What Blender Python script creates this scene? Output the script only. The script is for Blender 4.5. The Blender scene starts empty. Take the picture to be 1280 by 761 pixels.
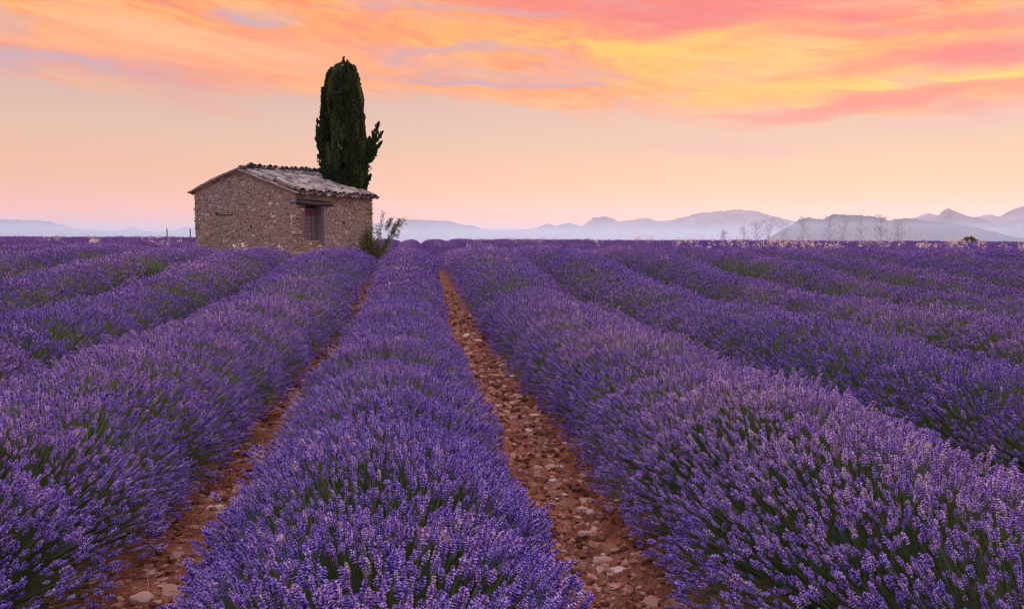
import bpy, bmesh, math, random
import numpy as np
from mathutils import Vector, Matrix, noise as mnoise

random.seed(7)
R = np.random.default_rng(11)
SC = bpy.context.scene
COL = SC.collection
rad = math.radians

# ------------------------------------------------------------------ camera
F = 960.0                    # focal length in pixels of a 1280 px wide frame
H = 1.55                     # eye height
YAW = rad(7.4)               # the rows run along +Y, the camera looks a little to their right
PITCH = rad(4.82)
cd = bpy.data.cameras.new('camera')
cam = bpy.data.objects.new('camera', cd)
COL.objects.link(cam)
cd.sensor_width = 36.0
cd.lens = 36.0 * F / 1280.0
cd.clip_start = 0.05
cd.clip_end = 40000
cam.location = (0, 0, H)
cam.rotation_mode = 'XYZ'
cam.matrix_world = (Matrix.Translation((0, 0, H)) @ Matrix.Rotation(-YAW, 4, 'Z')
                    @ Matrix.Rotation(rad(90) - PITCH, 4, 'X') @ Matrix.Rotation(rad(0.32), 4, 'Z'))
SC.camera = cam
CF = Vector((math.sin(YAW), math.cos(YAW), 0))      # forward on the ground
CR = Vector((math.cos(YAW), -math.sin(YAW), 0))     # right


def azel(px, py):
    """Direction (azimuth from +Y towards +X, elevation) of a photograph pixel, for placing clouds and peaks on the horizon."""
    v = Vector(((px - 640) / F, (380.5 - py) / F, -1.0)).normalized()
    w = cam.matrix_world.to_3x3() @ v
    return math.atan2(w.x, w.y), math.asin(w.z)


# ------------------------------------------------------------------ node helpers
class NT:
    def __init__(s, tree):
        s.t = tree
        s.n = tree.nodes
        s.l = tree.links

    def new(s, typ, **kw):
        nd = s.n.new(typ)
        for k, v in kw.items():
            setattr(nd, k, v)
        return nd

    def put(s, sock, v):
        if hasattr(v, 'is_output') or isinstance(v, bpy.types.NodeSocket):
            s.l.new(v, sock)
        else:
            sock.default_value = v

    def m(s, op, a, b=0.0, c=None, clamp=False):
        nd = s.new('ShaderNodeMath', operation=op, use_clamp=clamp)
        s.put(nd.inputs[0], a)
        s.put(nd.inputs[1], b)
        if c is not None:
            s.put(nd.inputs[2], c)
        return nd.outputs[0]

    def sm(s, x, lo, hi, a=0.0, b=1.0):
        nd = s.new('ShaderNodeMapRange', interpolation_type='SMOOTHSTEP')
        s.put(nd.inputs[0], x)
        for i, v in enumerate((lo, hi, a, b)):
            s.put(nd.inputs[i + 1], v)
        return nd.outputs[0]

    def mix(s, f, a, b, mode='MIX'):
        nd = s.new('ShaderNodeMix', data_type='RGBA', blend_type=mode)
        s.put(nd.inputs[0], f)
        s.put(nd.inputs[6], a)
        s.put(nd.inputs[7], b)
        return nd.outputs[2]

    def vec(s, x, y, z=0.0):
        nd = s.new('ShaderNodeCombineXYZ')
        for i, v in enumerate((x, y, z)):
            s.put(nd.inputs[i], v)
        return nd.outputs[0]

    def noise(s, v, scale, detail=5.0, rough=0.55, dist=0.0, out='Fac'):
        nd = s.new('ShaderNodeTexNoise')
        if v is not None:
            s.put(nd.inputs['Vector'], v)
        nd.inputs['Scale'].default_value = scale
        nd.inputs['Detail'].default_value = detail
        nd.inputs['Roughness'].default_value = rough
        nd.inputs['Distortion'].default_value = dist
        return nd.outputs[out]

    def ramp(s, f, stops):
        nd = s.new('ShaderNodeValToRGB')
        s.put(nd.inputs[0], f)
        e = nd.color_ramp.elements
        while len(e) < len(stops):
            e.new(0.5)
        for el, (p, c) in zip(e, stops):
            el.position = p
            el.color = (*c[:3], 1)
        return nd.outputs[0]


def lin(r, g, b):
    f = lambda c: (c / 255) / 12.92 if c / 255 <= 0.04045 else ((c / 255 + 0.055) / 1.055) ** 2.4
    return (f(r), f(g), f(b), 1.0)


# ------------------------------------------------------------------ sky (dawn clouds by direction, sky texture above them)
SUN_AZ = rad(36)             # from +Y towards +X
SUN_EL = rad(11)
world = bpy.data.worlds.new('World')
SC.world = world
world.use_nodes = True
W = NT(world.node_tree)
W.n.clear()
tc = W.new('ShaderNodeTexCoord')
sp = W.new('ShaderNodeSeparateXYZ')
W.l.new(tc.outputs['Generated'], sp.inputs[0])
u = W.m('ARCTAN2', sp.outputs[0], sp.outputs[1])
v = W.m('ARCSINE', sp.outputs[2])
wv = W.vec(W.m('MULTIPLY', u, 2.6), W.m('MULTIPLY', v, 9.0), 0.0)
wn = W.new('ShaderNodeTexNoise')
W.l.new(wv, wn.inputs['Vector'])
wn.inputs['Scale'].default_value = 1.6
wn.inputs['Detail'].default_value = 6
ws = W.new('ShaderNodeSeparateColor')
W.l.new(wn.outputs['Color'], ws.inputs[0])
du = W.m('MULTIPLY', W.m('SUBTRACT', ws.outputs[0], 0.5), 0.30)
dv = W.m('MULTIPLY', W.m('SUBTRACT', ws.outputs[1], 0.5), 0.085)
uu = W.m('ADD', u, du)
vv = W.m('ADD', v, dv)


def blob(px, py, rx, ry, soft=1.0):
    u0, v0 = azel(px, py)
    a, b = rx / F, ry / F
    x = W.m('DIVIDE', W.m('SUBTRACT', uu, u0), a)
    y = W.m('DIVIDE', W.m('SUBTRACT', vv, v0), b)
    r2 = W.m('ADD', W.m('MULTIPLY', x, x), W.m('MULTIPLY', y, y))
    return W.sm(r2, 0.0, 1.0, soft, 0.0)


TOP = azel(640, 0)[1]
vr = W.m('DIVIDE', v, TOP, clamp=True)
left = W.ramp(vr, [(0.0, lin(268, 186, 118)), (0.10, lin(264, 188, 124)), (0.25, lin(246, 190, 138)), (0.45, lin(228, 194, 164)),
                   (0.62, lin(216, 182, 170)), (0.75, lin(240, 172, 138)), (1.0, lin(240, 166, 132))])
right = W.ramp(vr, [(0.0, lin(270, 204, 116)), (0.10, lin(266, 206, 118)), (0.25, lin(254, 206, 130)), (0.42, lin(236, 202, 160)),
                    (0.55, lin(234, 196, 172)), (0.7, lin(250, 190, 130)), (1.0, lin(250, 178, 110))])
ul, ur = azel(100, 200)[0], azel(1150, 200)[0]
base = W.mix(1.0, W.mix(W.sm(u, ul, ur), left, right), (0.95, 0.90, 0.86, 1), 'MULTIPLY')
# streaky cloud sheet
sv = W.vec(W.m('MULTIPLY', uu, 2.4), W.m('ADD', W.m('MULTIPLY', v, 15.0), W.m('MULTIPLY', u, 1.6)), 0.3)
n1 = W.noise(sv, 1.5, 10, 0.58, 0.35)
sv2 = W.vec(W.m('MULTIPLY', uu, 4.2), W.m('ADD', W.m('MULTIPLY', vv, 24.0), W.m('MULTIPLY', u, 2.6)), 4.3)
n2 = W.noise(sv2, 1.8, 11, 0.64, 0.5)
svf = W.vec(W.m('MULTIPLY', u, 14.0), W.m('ADD', W.m('MULTIPLY', v, 90.0), W.m('MULTIPLY', u, 20.0)), 8.3)
n3 = W.noise(svf, 1.3, 8, 0.6, 0.3)
vb = W.m('ADD', W.sm(u, azel(420, 100)[0], azel(1000, 100)[0], azel(400, 118)[1], azel(1000, 150)[1]), 0.0)
edge = W.m('ADD', W.m('SUBTRACT', v, vb), W.m('MULTIPLY', W.m('SUBTRACT', n1, 0.5), 0.13))
edge = W.m('ADD', edge, W.m('MULTIPLY', W.m('SUBTRACT', n2, 0.5), 0.05))
cmask = W.sm(edge, -0.012, 0.030)
ccol = W.ramp(W.m('ADD', W.m('MULTIPLY', n2, 0.62), W.m('MULTIPLY', n3, 0.38)),
              [(0.28, lin(228, 122, 112)), (0.40, lin(248, 140, 92)), (0.52, lin(255, 164, 84)), (0.64, lin(255, 186, 104)), (0.78, lin(255, 214, 145))])
yel = W.m('MULTIPLY', W.m('MAXIMUM', blob(1120, 95, 300, 48), blob(800, 48, 280, 30)), 0.85)
yel = W.m('MAXIMUM', yel, W.m('MULTIPLY', blob(1010, 62, 400, 40), 0.6))
ccol = W.mix(W.m('MULTIPLY', yel, W.sm(n2, 0.30, 0.60)), ccol, lin(255, 202, 70))
ccol = W.mix(W.m('MULTIPLY', blob(1200, 108, 160, 26), 0.7), ccol, lin(255, 218, 80))
pink = W.m('MAXIMUM', blob(880, 6, 300, 38), blob(1225, 66, 200, 30))
pink = W.m('MAXIMUM', pink, W.m('MULTIPLY', blob(690, 8, 210, 30), 0.8))
pink = W.m('MAXIMUM', pink, W.m('MAXIMUM', W.m('MULTIPLY', blob(1120, 26, 220, 18), 0.7), W.m('MULTIPLY', blob(180, 78, 260, 24), 0.5)))
ccol = W.mix(W.m('MULTIPLY', pink, 0.85), ccol, lin(238, 112, 112))
ccol = W.mix(W.m('MULTIPLY', blob(230, 52, 300, 30), 0.55), ccol, lin(252, 176, 126))
ccol = W.mix(W.m('MULTIPLY', W.sm(n1, 0.52, 0.66), 0.55), ccol, lin(222, 158, 150))
ccol = W.mix(W.m('MULTIPLY', W.sm(n1, 0.46, 0.34), 0.30), ccol, lin(255, 210, 150))
sky = W.mix(W.m('MULTIPLY', cmask, W.sm(n2, 0.18, 0.5, 0.72, 1.0)), base, ccol)
# pink underlit bank low on the right, mauve streaks, blue-grey gaps
low = W.m('MAXIMUM', blob(1120, 127, 230, 13), W.m('MULTIPLY', blob(1230, 120, 150, 14), 0.8))
sky = W.mix(W.m('MULTIPLY', low, 0.85), sky, lin(246, 134, 104))
mv = W.m('MAXIMUM', W.m('MULTIPLY', blob(590, 88, 230, 10), 0.5), blob(620, 98, 200, 6))
mv = W.m('MAXIMUM', mv, W.m('MULTIPLY', blob(560, 68, 130, 6), 0.7))
sky = W.mix(W.m('MULTIPLY', mv, 0.9), sky, lin(200, 162, 168))
gp = W.m('MAXIMUM', blob(60, 72, 170, 22), blob(335, 18, 75, 13))
gp = W.m('MAXIMUM', gp, W.m('MULTIPLY', blob(560, 22, 170, 9), 0.6))
gp = W.m('MAXIMUM', gp, W.m('MULTIPLY', blob(10, 10, 60, 14), 0.9))
sky = W.mix(W.m('MULTIPLY', gp, W.sm(n2, 0.3, 0.66, 1.0, 0.45)), sky, lin(200, 168, 172))
sky = W.mix(W.m('MULTIPLY', blob(1080, 172, 420, 20), W.m('MULTIPLY', W.sm(n1, 0.40, 0.6), 0.60)), sky, lin(232, 176, 160))
# overhead and behind: the blue part of the dawn sky
nis = W.new('ShaderNodeTexSky', sky_type='NISHITA')
nis.sun_disc = False
nis.sun_elevation = SUN_EL
nis.sun_rotation = SUN_AZ
nisc = W.mix(1.0, nis.outputs[0], (0.10, 0.10, 0.10, 1), 'MULTIPLY')
zen = W.mix(1.0, (2.45, 2.20, 2.85, 1), nisc, 'ADD')
sky = W.mix(W.sm(v, 0.36, 1.0), sky, zen)
behind = W.sm(W.m('ABSOLUTE', W.m('SUBTRACT', u, 0.13)), 0.95, 2.2)
sky = W.mix(behind, sky, W.mix(W.sm(v, 0.0, 0.6), (0.62, 0.50, 0.60, 1), (0.90, 0.80, 1.15, 1)))
bgn = W.new('ShaderNodeBackground')
W.l.new(sky, bgn.inputs[0])
bgn.inputs[1].default_value = 1.0
wo = W.new('ShaderNodeOutputWorld')
W.l.new(bgn.outputs[0], wo.inputs[0])
world.cycles.sampling_method = 'MANUAL'
world.cycles.sample_map_resolution = 512

# ------------------------------------------------------------------ sun
sl = bpy.data.lights.new('sun', 'SUN')
sl.energy = 5.0
sl.angle = rad(6)
sl.color = (1.0, 0.60, 0.44)
sun = bpy.data.objects.new('sun', sl)
COL.objects.link(sun)
sd = Vector((math.sin(SUN_AZ) * math.cos(SUN_EL), math.cos(SUN_AZ) * math.cos(SUN_EL), math.sin(SUN_EL)))
sun.rotation_euler = sd.to_track_quat('Z', 'Y').to_euler()
sun.location = (40, 30, 30)

vs = SC.view_settings
vs.view_transform = 'Standard'
vs.look = 'None'
vs.exposure = 0.08
vs.gamma = 1.0
vs.use_curve_mapping = False
cy = SC.cycles
cy.max_bounces = 6
cy.diffuse_bounces = 3
cy.glossy_bounces = 2
cy.transmission_bounces = 3
cy.volume_bounces = 1
cy.transparent_max_bounces = 6
cy.use_denoising = True
cy.filter_width = 1.15
cy.use_adaptive_sampling = True
cy.adaptive_threshold = 0.015
cy.sample_clamp_indirect = 6.0


# ------------------------------------------------------------------ object helpers
def tag(o, label=None, cat=None, group=None, kind=None):
    if label: o['label'] = label
    if cat: o['category'] = cat
    if group: o['group'] = group
    if kind: o['kind'] = kind
    return o


def empty(name, loc=(0, 0, 0), label=None, cat=None, group=None):
    o = bpy.data.objects.new(name, None)
    COL.objects.link(o)
    o.location = loc
    o.empty_display_size = 0.2
    return tag(o, label, cat, group)


def mesh_np(name, V, Fc, mats, parent=None, mi=None, attrs=None, smooth=False):
    """One mesh object from numpy arrays: V (n,3), Fc (m,3) or (m,4)."""
    me = bpy.data.meshes.new(name)
    V = np.asarray(V, dtype=np.float32)
    Fc = np.asarray(Fc, dtype=np.int32)
    k = Fc.shape[1]
    me.vertices.add(len(V))
    me.vertices.foreach_set('co', V.ravel())
    me.loops.add(Fc.size)
    me.loops.foreach_set('vertex_index', Fc.ravel())
    me.polygons.add(len(Fc))
    me.polygons.foreach_set('loop_start', np.arange(0, Fc.size, k, dtype=np.int32))
    me.polygons.foreach_set('use_smooth', np.full(len(Fc), smooth, dtype=bool))
    for m in (mats if isinstance(mats, (list, tuple)) else [mats]):
        me.materials.append(m)
    if mi is not None:
        me.polygons.foreach_set('material_index', np.asarray(mi, dtype=np.int32))
    for an, av in (attrs or {}).items():
        at = me.attributes.new(an, 'FLOAT', 'POINT')
        at.data.foreach_set('value', np.asarray(av, dtype=np.float32))
    me.update(calc_edges=True)
    o = bpy.data.objects.new(name, me)
    COL.objects.link(o)
    if parent: o.parent = parent
    return o


def obj_bm(name, bm, mat, parent=None, smooth=False):
    me = bpy.data.meshes.new(name)
    bm.normal_update()
    bm.to_mesh(me)
    bm.free()
    for m in (mat if isinstance(mat, (list, tuple)) else [mat]):
        me.materials.append(m)
    if smooth:
        me.polygons.foreach_set('use_smooth', [True] * len(me.polygons))
    o = bpy.data.objects.new(name, me)
    COL.objects.link(o)
    if parent: o.parent = parent
    return o


def stamp(T, TF, M, P, tattr=None, iattr=None):
    """Many copies of template verts T / faces TF by matrices M (n,3,3) and offsets P (n,3) as one vertex/face array."""
    n = len(P)
    Vv = np.einsum('nij,kj->nki', M, T) + P[:, None, :]
    Ff = TF[None, :, :] + (np.arange(n) * len(T))[:, None, None]
    out = {}
    for k_, a in (tattr or {}).items():
        out[k_] = np.tile(a, n)
    for k_, a in (iattr or {}).items():
        out[k_] = np.repeat(a, len(T))
    return Vv.reshape(-1, 3), Ff.reshape(-1, TF.shape[1]), out


def join(parts):
    Vs, Fs, As, off = [], [], {}, 0
    for V_, F_, A_ in parts:
        if len(V_) == 0: continue
        Vs.append(V_)
        Fs.append(F_ + off)
        off += len(V_)
        for k_, a in A_.items():
            As.setdefault(k_, []).append(a)
    return np.concatenate(Vs), np.concatenate(Fs), {k_: np.concatenate(a) for k_, a in As.items()}


def frames(D, spin=None):
    """Rotation matrices whose z axis is D (n,3) with a random spin."""
    D = D / np.linalg.norm(D, axis=1, keepdims=True)
    n = len(D)
    a = np.where(np.abs(D[:, 2:3]) < 0.9, np.array([[0, 0, 1.0]]), np.array([[1.0, 0, 0]]))
    X = np.cross(a, D)
    X /= np.linalg.norm(X, axis=1, keepdims=True)
    Y = np.cross(D, X)
    if spin is None:
        spin = R.uniform(0, 2 * np.pi, n)
    c, s = np.cos(spin)[:, None], np.sin(spin)[:, None]
    X2, Y2 = X * c + Y * s, -X * s + Y * c
    return np.stack([X2, Y2, D], axis=2)


def wob(x, y, seed, f=1.0):
    """Cheap smooth noise in about -1..1 from sines."""
    r = np.random.default_rng(seed)
    out = 0
    for i in range(5):
        a = r.uniform(0, 2 * np.pi)
        q = f * (0.7 + 0.55 * i)
        out = out + np.sin((np.cos(a) * x + np.sin(a) * y) * q + r.uniform(0, 6.28)) / (1 + 0.5 * i)
    return out / 2.2


def sstep(x, a, b):
    t = np.clip((x - a) / (b - a), 0, 1)
    return t * t * (3 - 2 * t)


def terrain(x, y):
    x = np.asarray(x, float)
    y = np.asarray(y, float)
    z = 0.53 * sstep(y, 10.5, 20.5) - 0.14 * sstep(y, 22, 29) + 0.37 * sstep(y, 32, 60)
    z = z + 0.05 * wob(x, y, 3, 0.12) * sstep(y, 8, 20)
    far = np.hypot(x, y)
    z = z - 75 * sstep(far, 95, 900)
    z = z - 45 * sstep(-y, 30, 900)
    return z


# ------------------------------------------------------------------ materials
def mat(name):
    m = bpy.data.materials.new(name)
    m.use_nodes = True
    t = NT(m.node_tree)
    b = m.node_tree.nodes['Principled BSDF']
    return m, t, b


def attr(t, name):
    a = t.new('ShaderNodeAttribute')
    a.attribute_name = name
    return a.outputs['Fac']


def bump(t, b, h, strength, dist):
    bn = t.new('ShaderNodeBump')
    bn.inputs['Strength'].default_value = strength
    bn.inputs['Distance'].default_value = dist
    t.put(bn.inputs['Height'], h)
    t.l.new(bn.outputs[0], b.inputs['Normal'])


def leafy(name, colf, rough=0.6, trans=0.3):
    m, t, b = mat(name)
    c = colf(t)
    t.put(b.inputs['Base Color'], c)
    b.inputs['Roughness'].default_value = rough
    b.inputs['Specular IOR Level'].default_value = 0.25
    tr = t.new('ShaderNodeBsdfTranslucent')
    t.put(tr.inputs[0], c)
    mx = t.new('ShaderNodeMixShader')
    mx.inputs[0].default_value = trans
    t.l.new(b.outputs[0], mx.inputs[1])
    t.l.new(tr.outputs[0], mx.inputs[2])
    t.l.new(mx.outputs[0], t.n['Material Output'].inputs[0])
    return m


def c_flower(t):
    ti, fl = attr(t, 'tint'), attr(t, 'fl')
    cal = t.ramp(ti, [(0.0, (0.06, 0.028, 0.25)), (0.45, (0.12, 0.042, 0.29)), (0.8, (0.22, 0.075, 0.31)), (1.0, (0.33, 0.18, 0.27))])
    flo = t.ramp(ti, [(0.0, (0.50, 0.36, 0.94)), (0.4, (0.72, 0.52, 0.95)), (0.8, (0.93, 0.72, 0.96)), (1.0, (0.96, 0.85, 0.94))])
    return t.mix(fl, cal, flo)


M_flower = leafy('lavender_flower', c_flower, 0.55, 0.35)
M_stem = leafy('lavender_stem', lambda t: t.ramp(attr(t, 'tint'), [(0.0, (0.07, 0.11, 0.04)), (0.6, (0.15, 0.21, 0.07)), (1.0, (0.26, 0.30, 0.12))]), 0.6, 0.3)
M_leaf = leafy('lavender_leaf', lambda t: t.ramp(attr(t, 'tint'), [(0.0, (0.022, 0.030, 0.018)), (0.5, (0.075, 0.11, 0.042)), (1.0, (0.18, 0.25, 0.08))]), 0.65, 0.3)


def soil_mat():
    m, t, b = mat('red_soil')
    g = t.new('ShaderNodeNewGeometry').outputs['Position']
    a = t.noise(g, 1.3, 6, 0.6)
    c = t.m('ADD', t.noise(g, 9.0, 8, 0.65), t.m('MULTIPLY', t.m('SUBTRACT', t.noise(g, 1.1, 4, 0.5), 0.5), 0.35))
    d = t.noise(g, 60.0, 6, 0.7)
    col = t.ramp(c, [(0.25, (0.06, 0.018, 0.010)), (0.42, (0.145, 0.045, 0.022)), (0.6, (0.26, 0.088, 0.042)), (0.8, (0.42, 0.21, 0.12))])
    col = t.mix(t.sm(a, 0.45, 0.7), col, (0.25, 0.12, 0.055, 1))
    col = t.mix(t.m('MULTIPLY', t.sm(d, 0.55, 0.75), 0.5), col, (0.42, 0.24, 0.16, 1))
    t.put(b.inputs['Base Color'], col)
    b.inputs['Roughness'].default_value = 0.95
    b.inputs['Specular IOR Level'].default_value = 0.1
    bump(t, b, t.m('ADD', t.m('MULTIPLY', c, 0.6), t.m('MULTIPLY', d, 0.5)), 0.9, 0.03)
    return m


def stone_mat(name, c0, c1, c2, sc=30.0, rough=0.9):
    m, t, b = mat(name)
    tcn = t.new('ShaderNodeTexCoord').outputs['Object']
    a = t.noise(tcn, sc, 6, 0.6)
    ti = attr(t, 'tint')
    col = t.ramp(t.m('ADD', t.m('MULTIPLY', a, 0.5), t.m('MULTIPLY', ti, 0.55)), [(0.2, c0), (0.5, c1), (0.8, c2)])
    t.put(b.inputs['Base Color'], col)
    b.inputs['Roughness'].default_value = rough
    b.inputs['Specular IOR Level'].default_value = 0.2
    bump(t, b, a, 0.5, 0.01)
    return m


M_soil = soil_mat()
M_clod = stone_mat('soil_clod', (0.06, 0.018, 0.010), (0.17, 0.055, 0.028), (0.40, 0.20, 0.13), 40)
M_stone = stone_mat('field_stone', (0.20, 0.085, 0.055), (0.38, 0.21, 0.145), (0.52, 0.38, 0.32), 22)

# ------------------------------------------------------------------ setting: ground
fx = np.arange(-5.2, 7.2, 0.028)
fy = np.arange(0.4, 15.0, 0.032)
ext = np.array([0.05 * 1.22 ** i for i in range(62)]).cumsum()
ext = ext[ext < 14000]
gx = np.concatenate([(-5.2 - ext)[::-1], fx, 7.2 + ext])
exty = np.concatenate([np.arange(0.1, 66, 0.8), 66 + ext])
gy = np.concatenate([(0.4 - ext)[::-1], fy, 15.0 + exty])
GX, GY = np.meshgrid(gx, gy)
GZ = terrain(GX, GY)
near = (sstep(GX, -5.2, -4.6) * (1 - sstep(GX, 6.6, 7.2)) * (1 - sstep(GY, 14, 15)))
S = 2.05
X0 = -0.07


def row_x(k):
    """Axis of row k; the middle row is narrower, so its neighbours stand a little closer."""
    return X0 + S * k - 0.10 * (k > 0) + 0.12 * (k < 0) - 0.06 * (k == 0)


def furrow_x(k):
    """Middle of the open soil between rows k and k+1."""
    return 0.5 * (row_x(k) + row_x(k + 1)) + (0.0 if k not in (0, -1) else (-0.04 if k == 0 else 0.04))



def furrow(x, y):
    """Height of the furrow profile: ploughed up towards the plants, cloddy in between."""
    ph = (x - X0) / S
    d = np.abs(ph - np.round(ph)) * S
    return 0.055 * (1 - sstep(d, 0.45, 0.95))


rough = np.zeros_like(GX)
sel = near > 0
xs, ys = GX[sel], GY[sel]
nv = np.array([mnoise.fractal(Vector((a * 5.0, b * 5.0, 1.7)), 0.9, 2.1, 5) for a, b in zip(xs, ys)])
nw = np.array([mnoise.ridged_multi_fractal(Vector((a * 1.6, b * 1.6, 5.7)), 1.0, 2.0, 3, 1.0, 2.0) for a, b in zip(xs, ys)])
rough[sel] = 0.055 * nv + 0.024 * nw
GZ = GZ + near * rough + furrow(GX, GY) * (np.abs(GX) < 60) * (GY < 70) * (GY > -10)
ny_, nx_ = GX.shape
idx = np.arange(nx_ * ny_).reshape(ny_, nx_)
quads = np.stack([idx[:-1, :-1], idx[:-1, 1:], idx[1:, 1:], idx[1:, :-1]], -1).reshape(-1, 4)
ground = mesh_np('ground', np.stack([GX, GY, GZ], -1).reshape(-1, 3), quads, M_soil, smooth=True)
tag(ground, kind='structure')

# ------------------------------------------------------------------ setting: mountains
def mtn_mat(name, c0, c1):
    m, t, b = mat(name)
    g = t.new('ShaderNodeNewGeometry').outputs['Position']
    a = t.noise(g, 0.004, 8, 0.6)
    t.put(b.inputs['Base Color'], t.ramp(a, [(0.4, c0), (0.6, c1)]))
    b.inputs['Roughness'].default_value = 1.0
    b.inputs['Specular IOR Level'].default_value = 0.0
    return m


def range_mesh(name, pts, dist, depth, m, seed, rug):
    """A mountain range whose crest passes through the given skyline points at the given distance, with real flanks."""
    az = np.array([azel(*p)[0] for p in pts])
    el = np.array([azel(*p)[1] for p in pts])
    n = 900
    a = np.linspace(az[0], az[-1], n)
    e = np.interp(a, az, el)
    ker = np.hanning(5); ker /= ker.sum()
    e = np.convolve(np.pad(e, 2, mode='edge'), ker, 'valid')
    e = e + rug * np.array([mnoise.fractal(Vector((t_ * 160, seed, 0)), 0.8, 2.2, 6) for t_ in a])
    rows_ = []
    ts = np.concatenate([np.linspace(-1, 0, 22), np.linspace(0, 1, 8)[1:]])
    for t_ in ts:
        d = dist + depth * t_
        crest = H + dist * np.tan(e)
        fall = (1 - abs(t_)) ** 1.25
        nz = np.array([mnoise.ridged_multi_fractal(Vector((q * 42, t_ * 2.0, seed)), 0.9, 2.1, 4, 1.0, 2.0) for q in a]) - 1.0
        z = -80 + (crest + 80) * np.clip(fall * (1 + 0.20 * nz * abs(t_) * (1 - abs(t_)) * 4), 0, 1)
        rows_.append(np.stack([d * np.sin(a), d * np.cos(a), z], -1))
    Vv = np.array(rows_)
    k, n_ = Vv.shape[:2]
    ii = np.arange(k * n_).reshape(k, n_)
    q = np.stack([ii[:-1, :-1], ii[:-1, 1:], ii[1:, 1:], ii[1:, :-1]], -1).reshape(-1, 4)
    o = mesh_np(name, Vv.reshape(-1, 3), q, m, smooth=True)
    return tag(o, kind='structure')


M_mtn = mtn_mat('far_mountain', (0.03, 0.04, 0.045), (0.13, 0.12, 0.12))
far_pts = [(-420, 285), (-200, 272), (-90, 280), (0, 274), (28, 275), (60, 276), (90, 285), (120, 288), (150, 289), (165, 283), (178, 289), (210, 290), (230, 284),
           (250, 286), (300, 282), (360, 276), (430, 280), (480, 279), (500, 276), (515, 274), (545, 276), (560, 276), (578, 281), (588, 281), (605, 287), (640, 288),
           (668, 286), (685, 279), (695, 283), (710, 278), (727, 283), (742, 272), (758, 270), (775, 277), (790, 275), (808, 272), (822, 277), (840, 275),
           (860, 270), (875, 266), (900, 264), (925, 262), (945, 264), (965, 270), (990, 276), (1040, 282), (1110, 276), (1145, 272), (1160, 266), (1175, 270), (1200, 275),
           (1235, 268), (1250, 271), (1265, 262), (1285, 256), (1400, 262), (1560, 280), (1800, 290)]
mid_pts = [(1050, 302), (1100, 286), (1130, 278), (1155, 275), (1170, 272), (1178, 264), (1186, 261), (1196, 265), (1210, 270), (1235, 275), (1262, 278), (1300, 270), (1330, 258),
           (1380, 268), (1480, 276), (1600, 285), (1800, 292)]
near_pts = [(880, 312), (945, 303), (960, 298), (985, 284), (1000, 274), (1012, 272), (1028, 275), (1042, 268), (1060, 269), (1085, 270), (1100, 272), (1112, 276),
            (1130, 273), (1160, 276), (1190, 279), (1220, 284), (1250, 292), (1290, 300), (1360, 306), (1500, 312)]
range_mesh('far_mountains', far_pts, 7800, 1600, M_mtn, 3.1, 0.0012)
range_mesh('middle_mountains', mid_pts, 5600, 1100, M_mtn, 7.7, 0.0010)
range_mesh('near_hills', near_pts, 4100, 800, mtn_mat('wooded_hill', (0.012, 0.02, 0.03), (0.035, 0.045, 0.06)), 12.3, 0.0010)


# ------------------------------------------------------------------ air: haze, and mist lying in the valley beyond the plateau
def vol_box(name, lo, hi, dens, col, aniso=0.0):
    bm = bmesh.new()
    bmesh.ops.create_cube(bm, size=1.0)
    for vtx in bm.verts:
        for i in range(3):
            vtx.co[i] = lo[i] if vtx.co[i] < 0 else hi[i]
    m = bpy.data.materials.new(name)
    m.use_nodes = True
    t = NT(m.node_tree)
    t.n.clear()
    pv = t.new('ShaderNodeVolumePrincipled')
    pv.inputs['Color'].default_value = (*col, 1)
    pv.inputs['Density'].default_value = dens
    pv.inputs['Anisotropy'].default_value = aniso
    o_ = t.new('ShaderNodeOutputMaterial')
    t.l.new(pv.outputs[0], o_.inputs['Volume'])
    o = obj_bm(name, bm, m)
    return tag(o, kind='stuff')


vol_box('haze', (-9800, -9800, -125), (9800, 9800, 400), 7.0e-5, (0.64, 0.74, 1.0), 0.35)
vol_box('valley_mist', (-9000, 1900, -124), (9000, 9500, 80), 2.6e-4, (0.50, 0.78, 1.0), 0.1)

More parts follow.
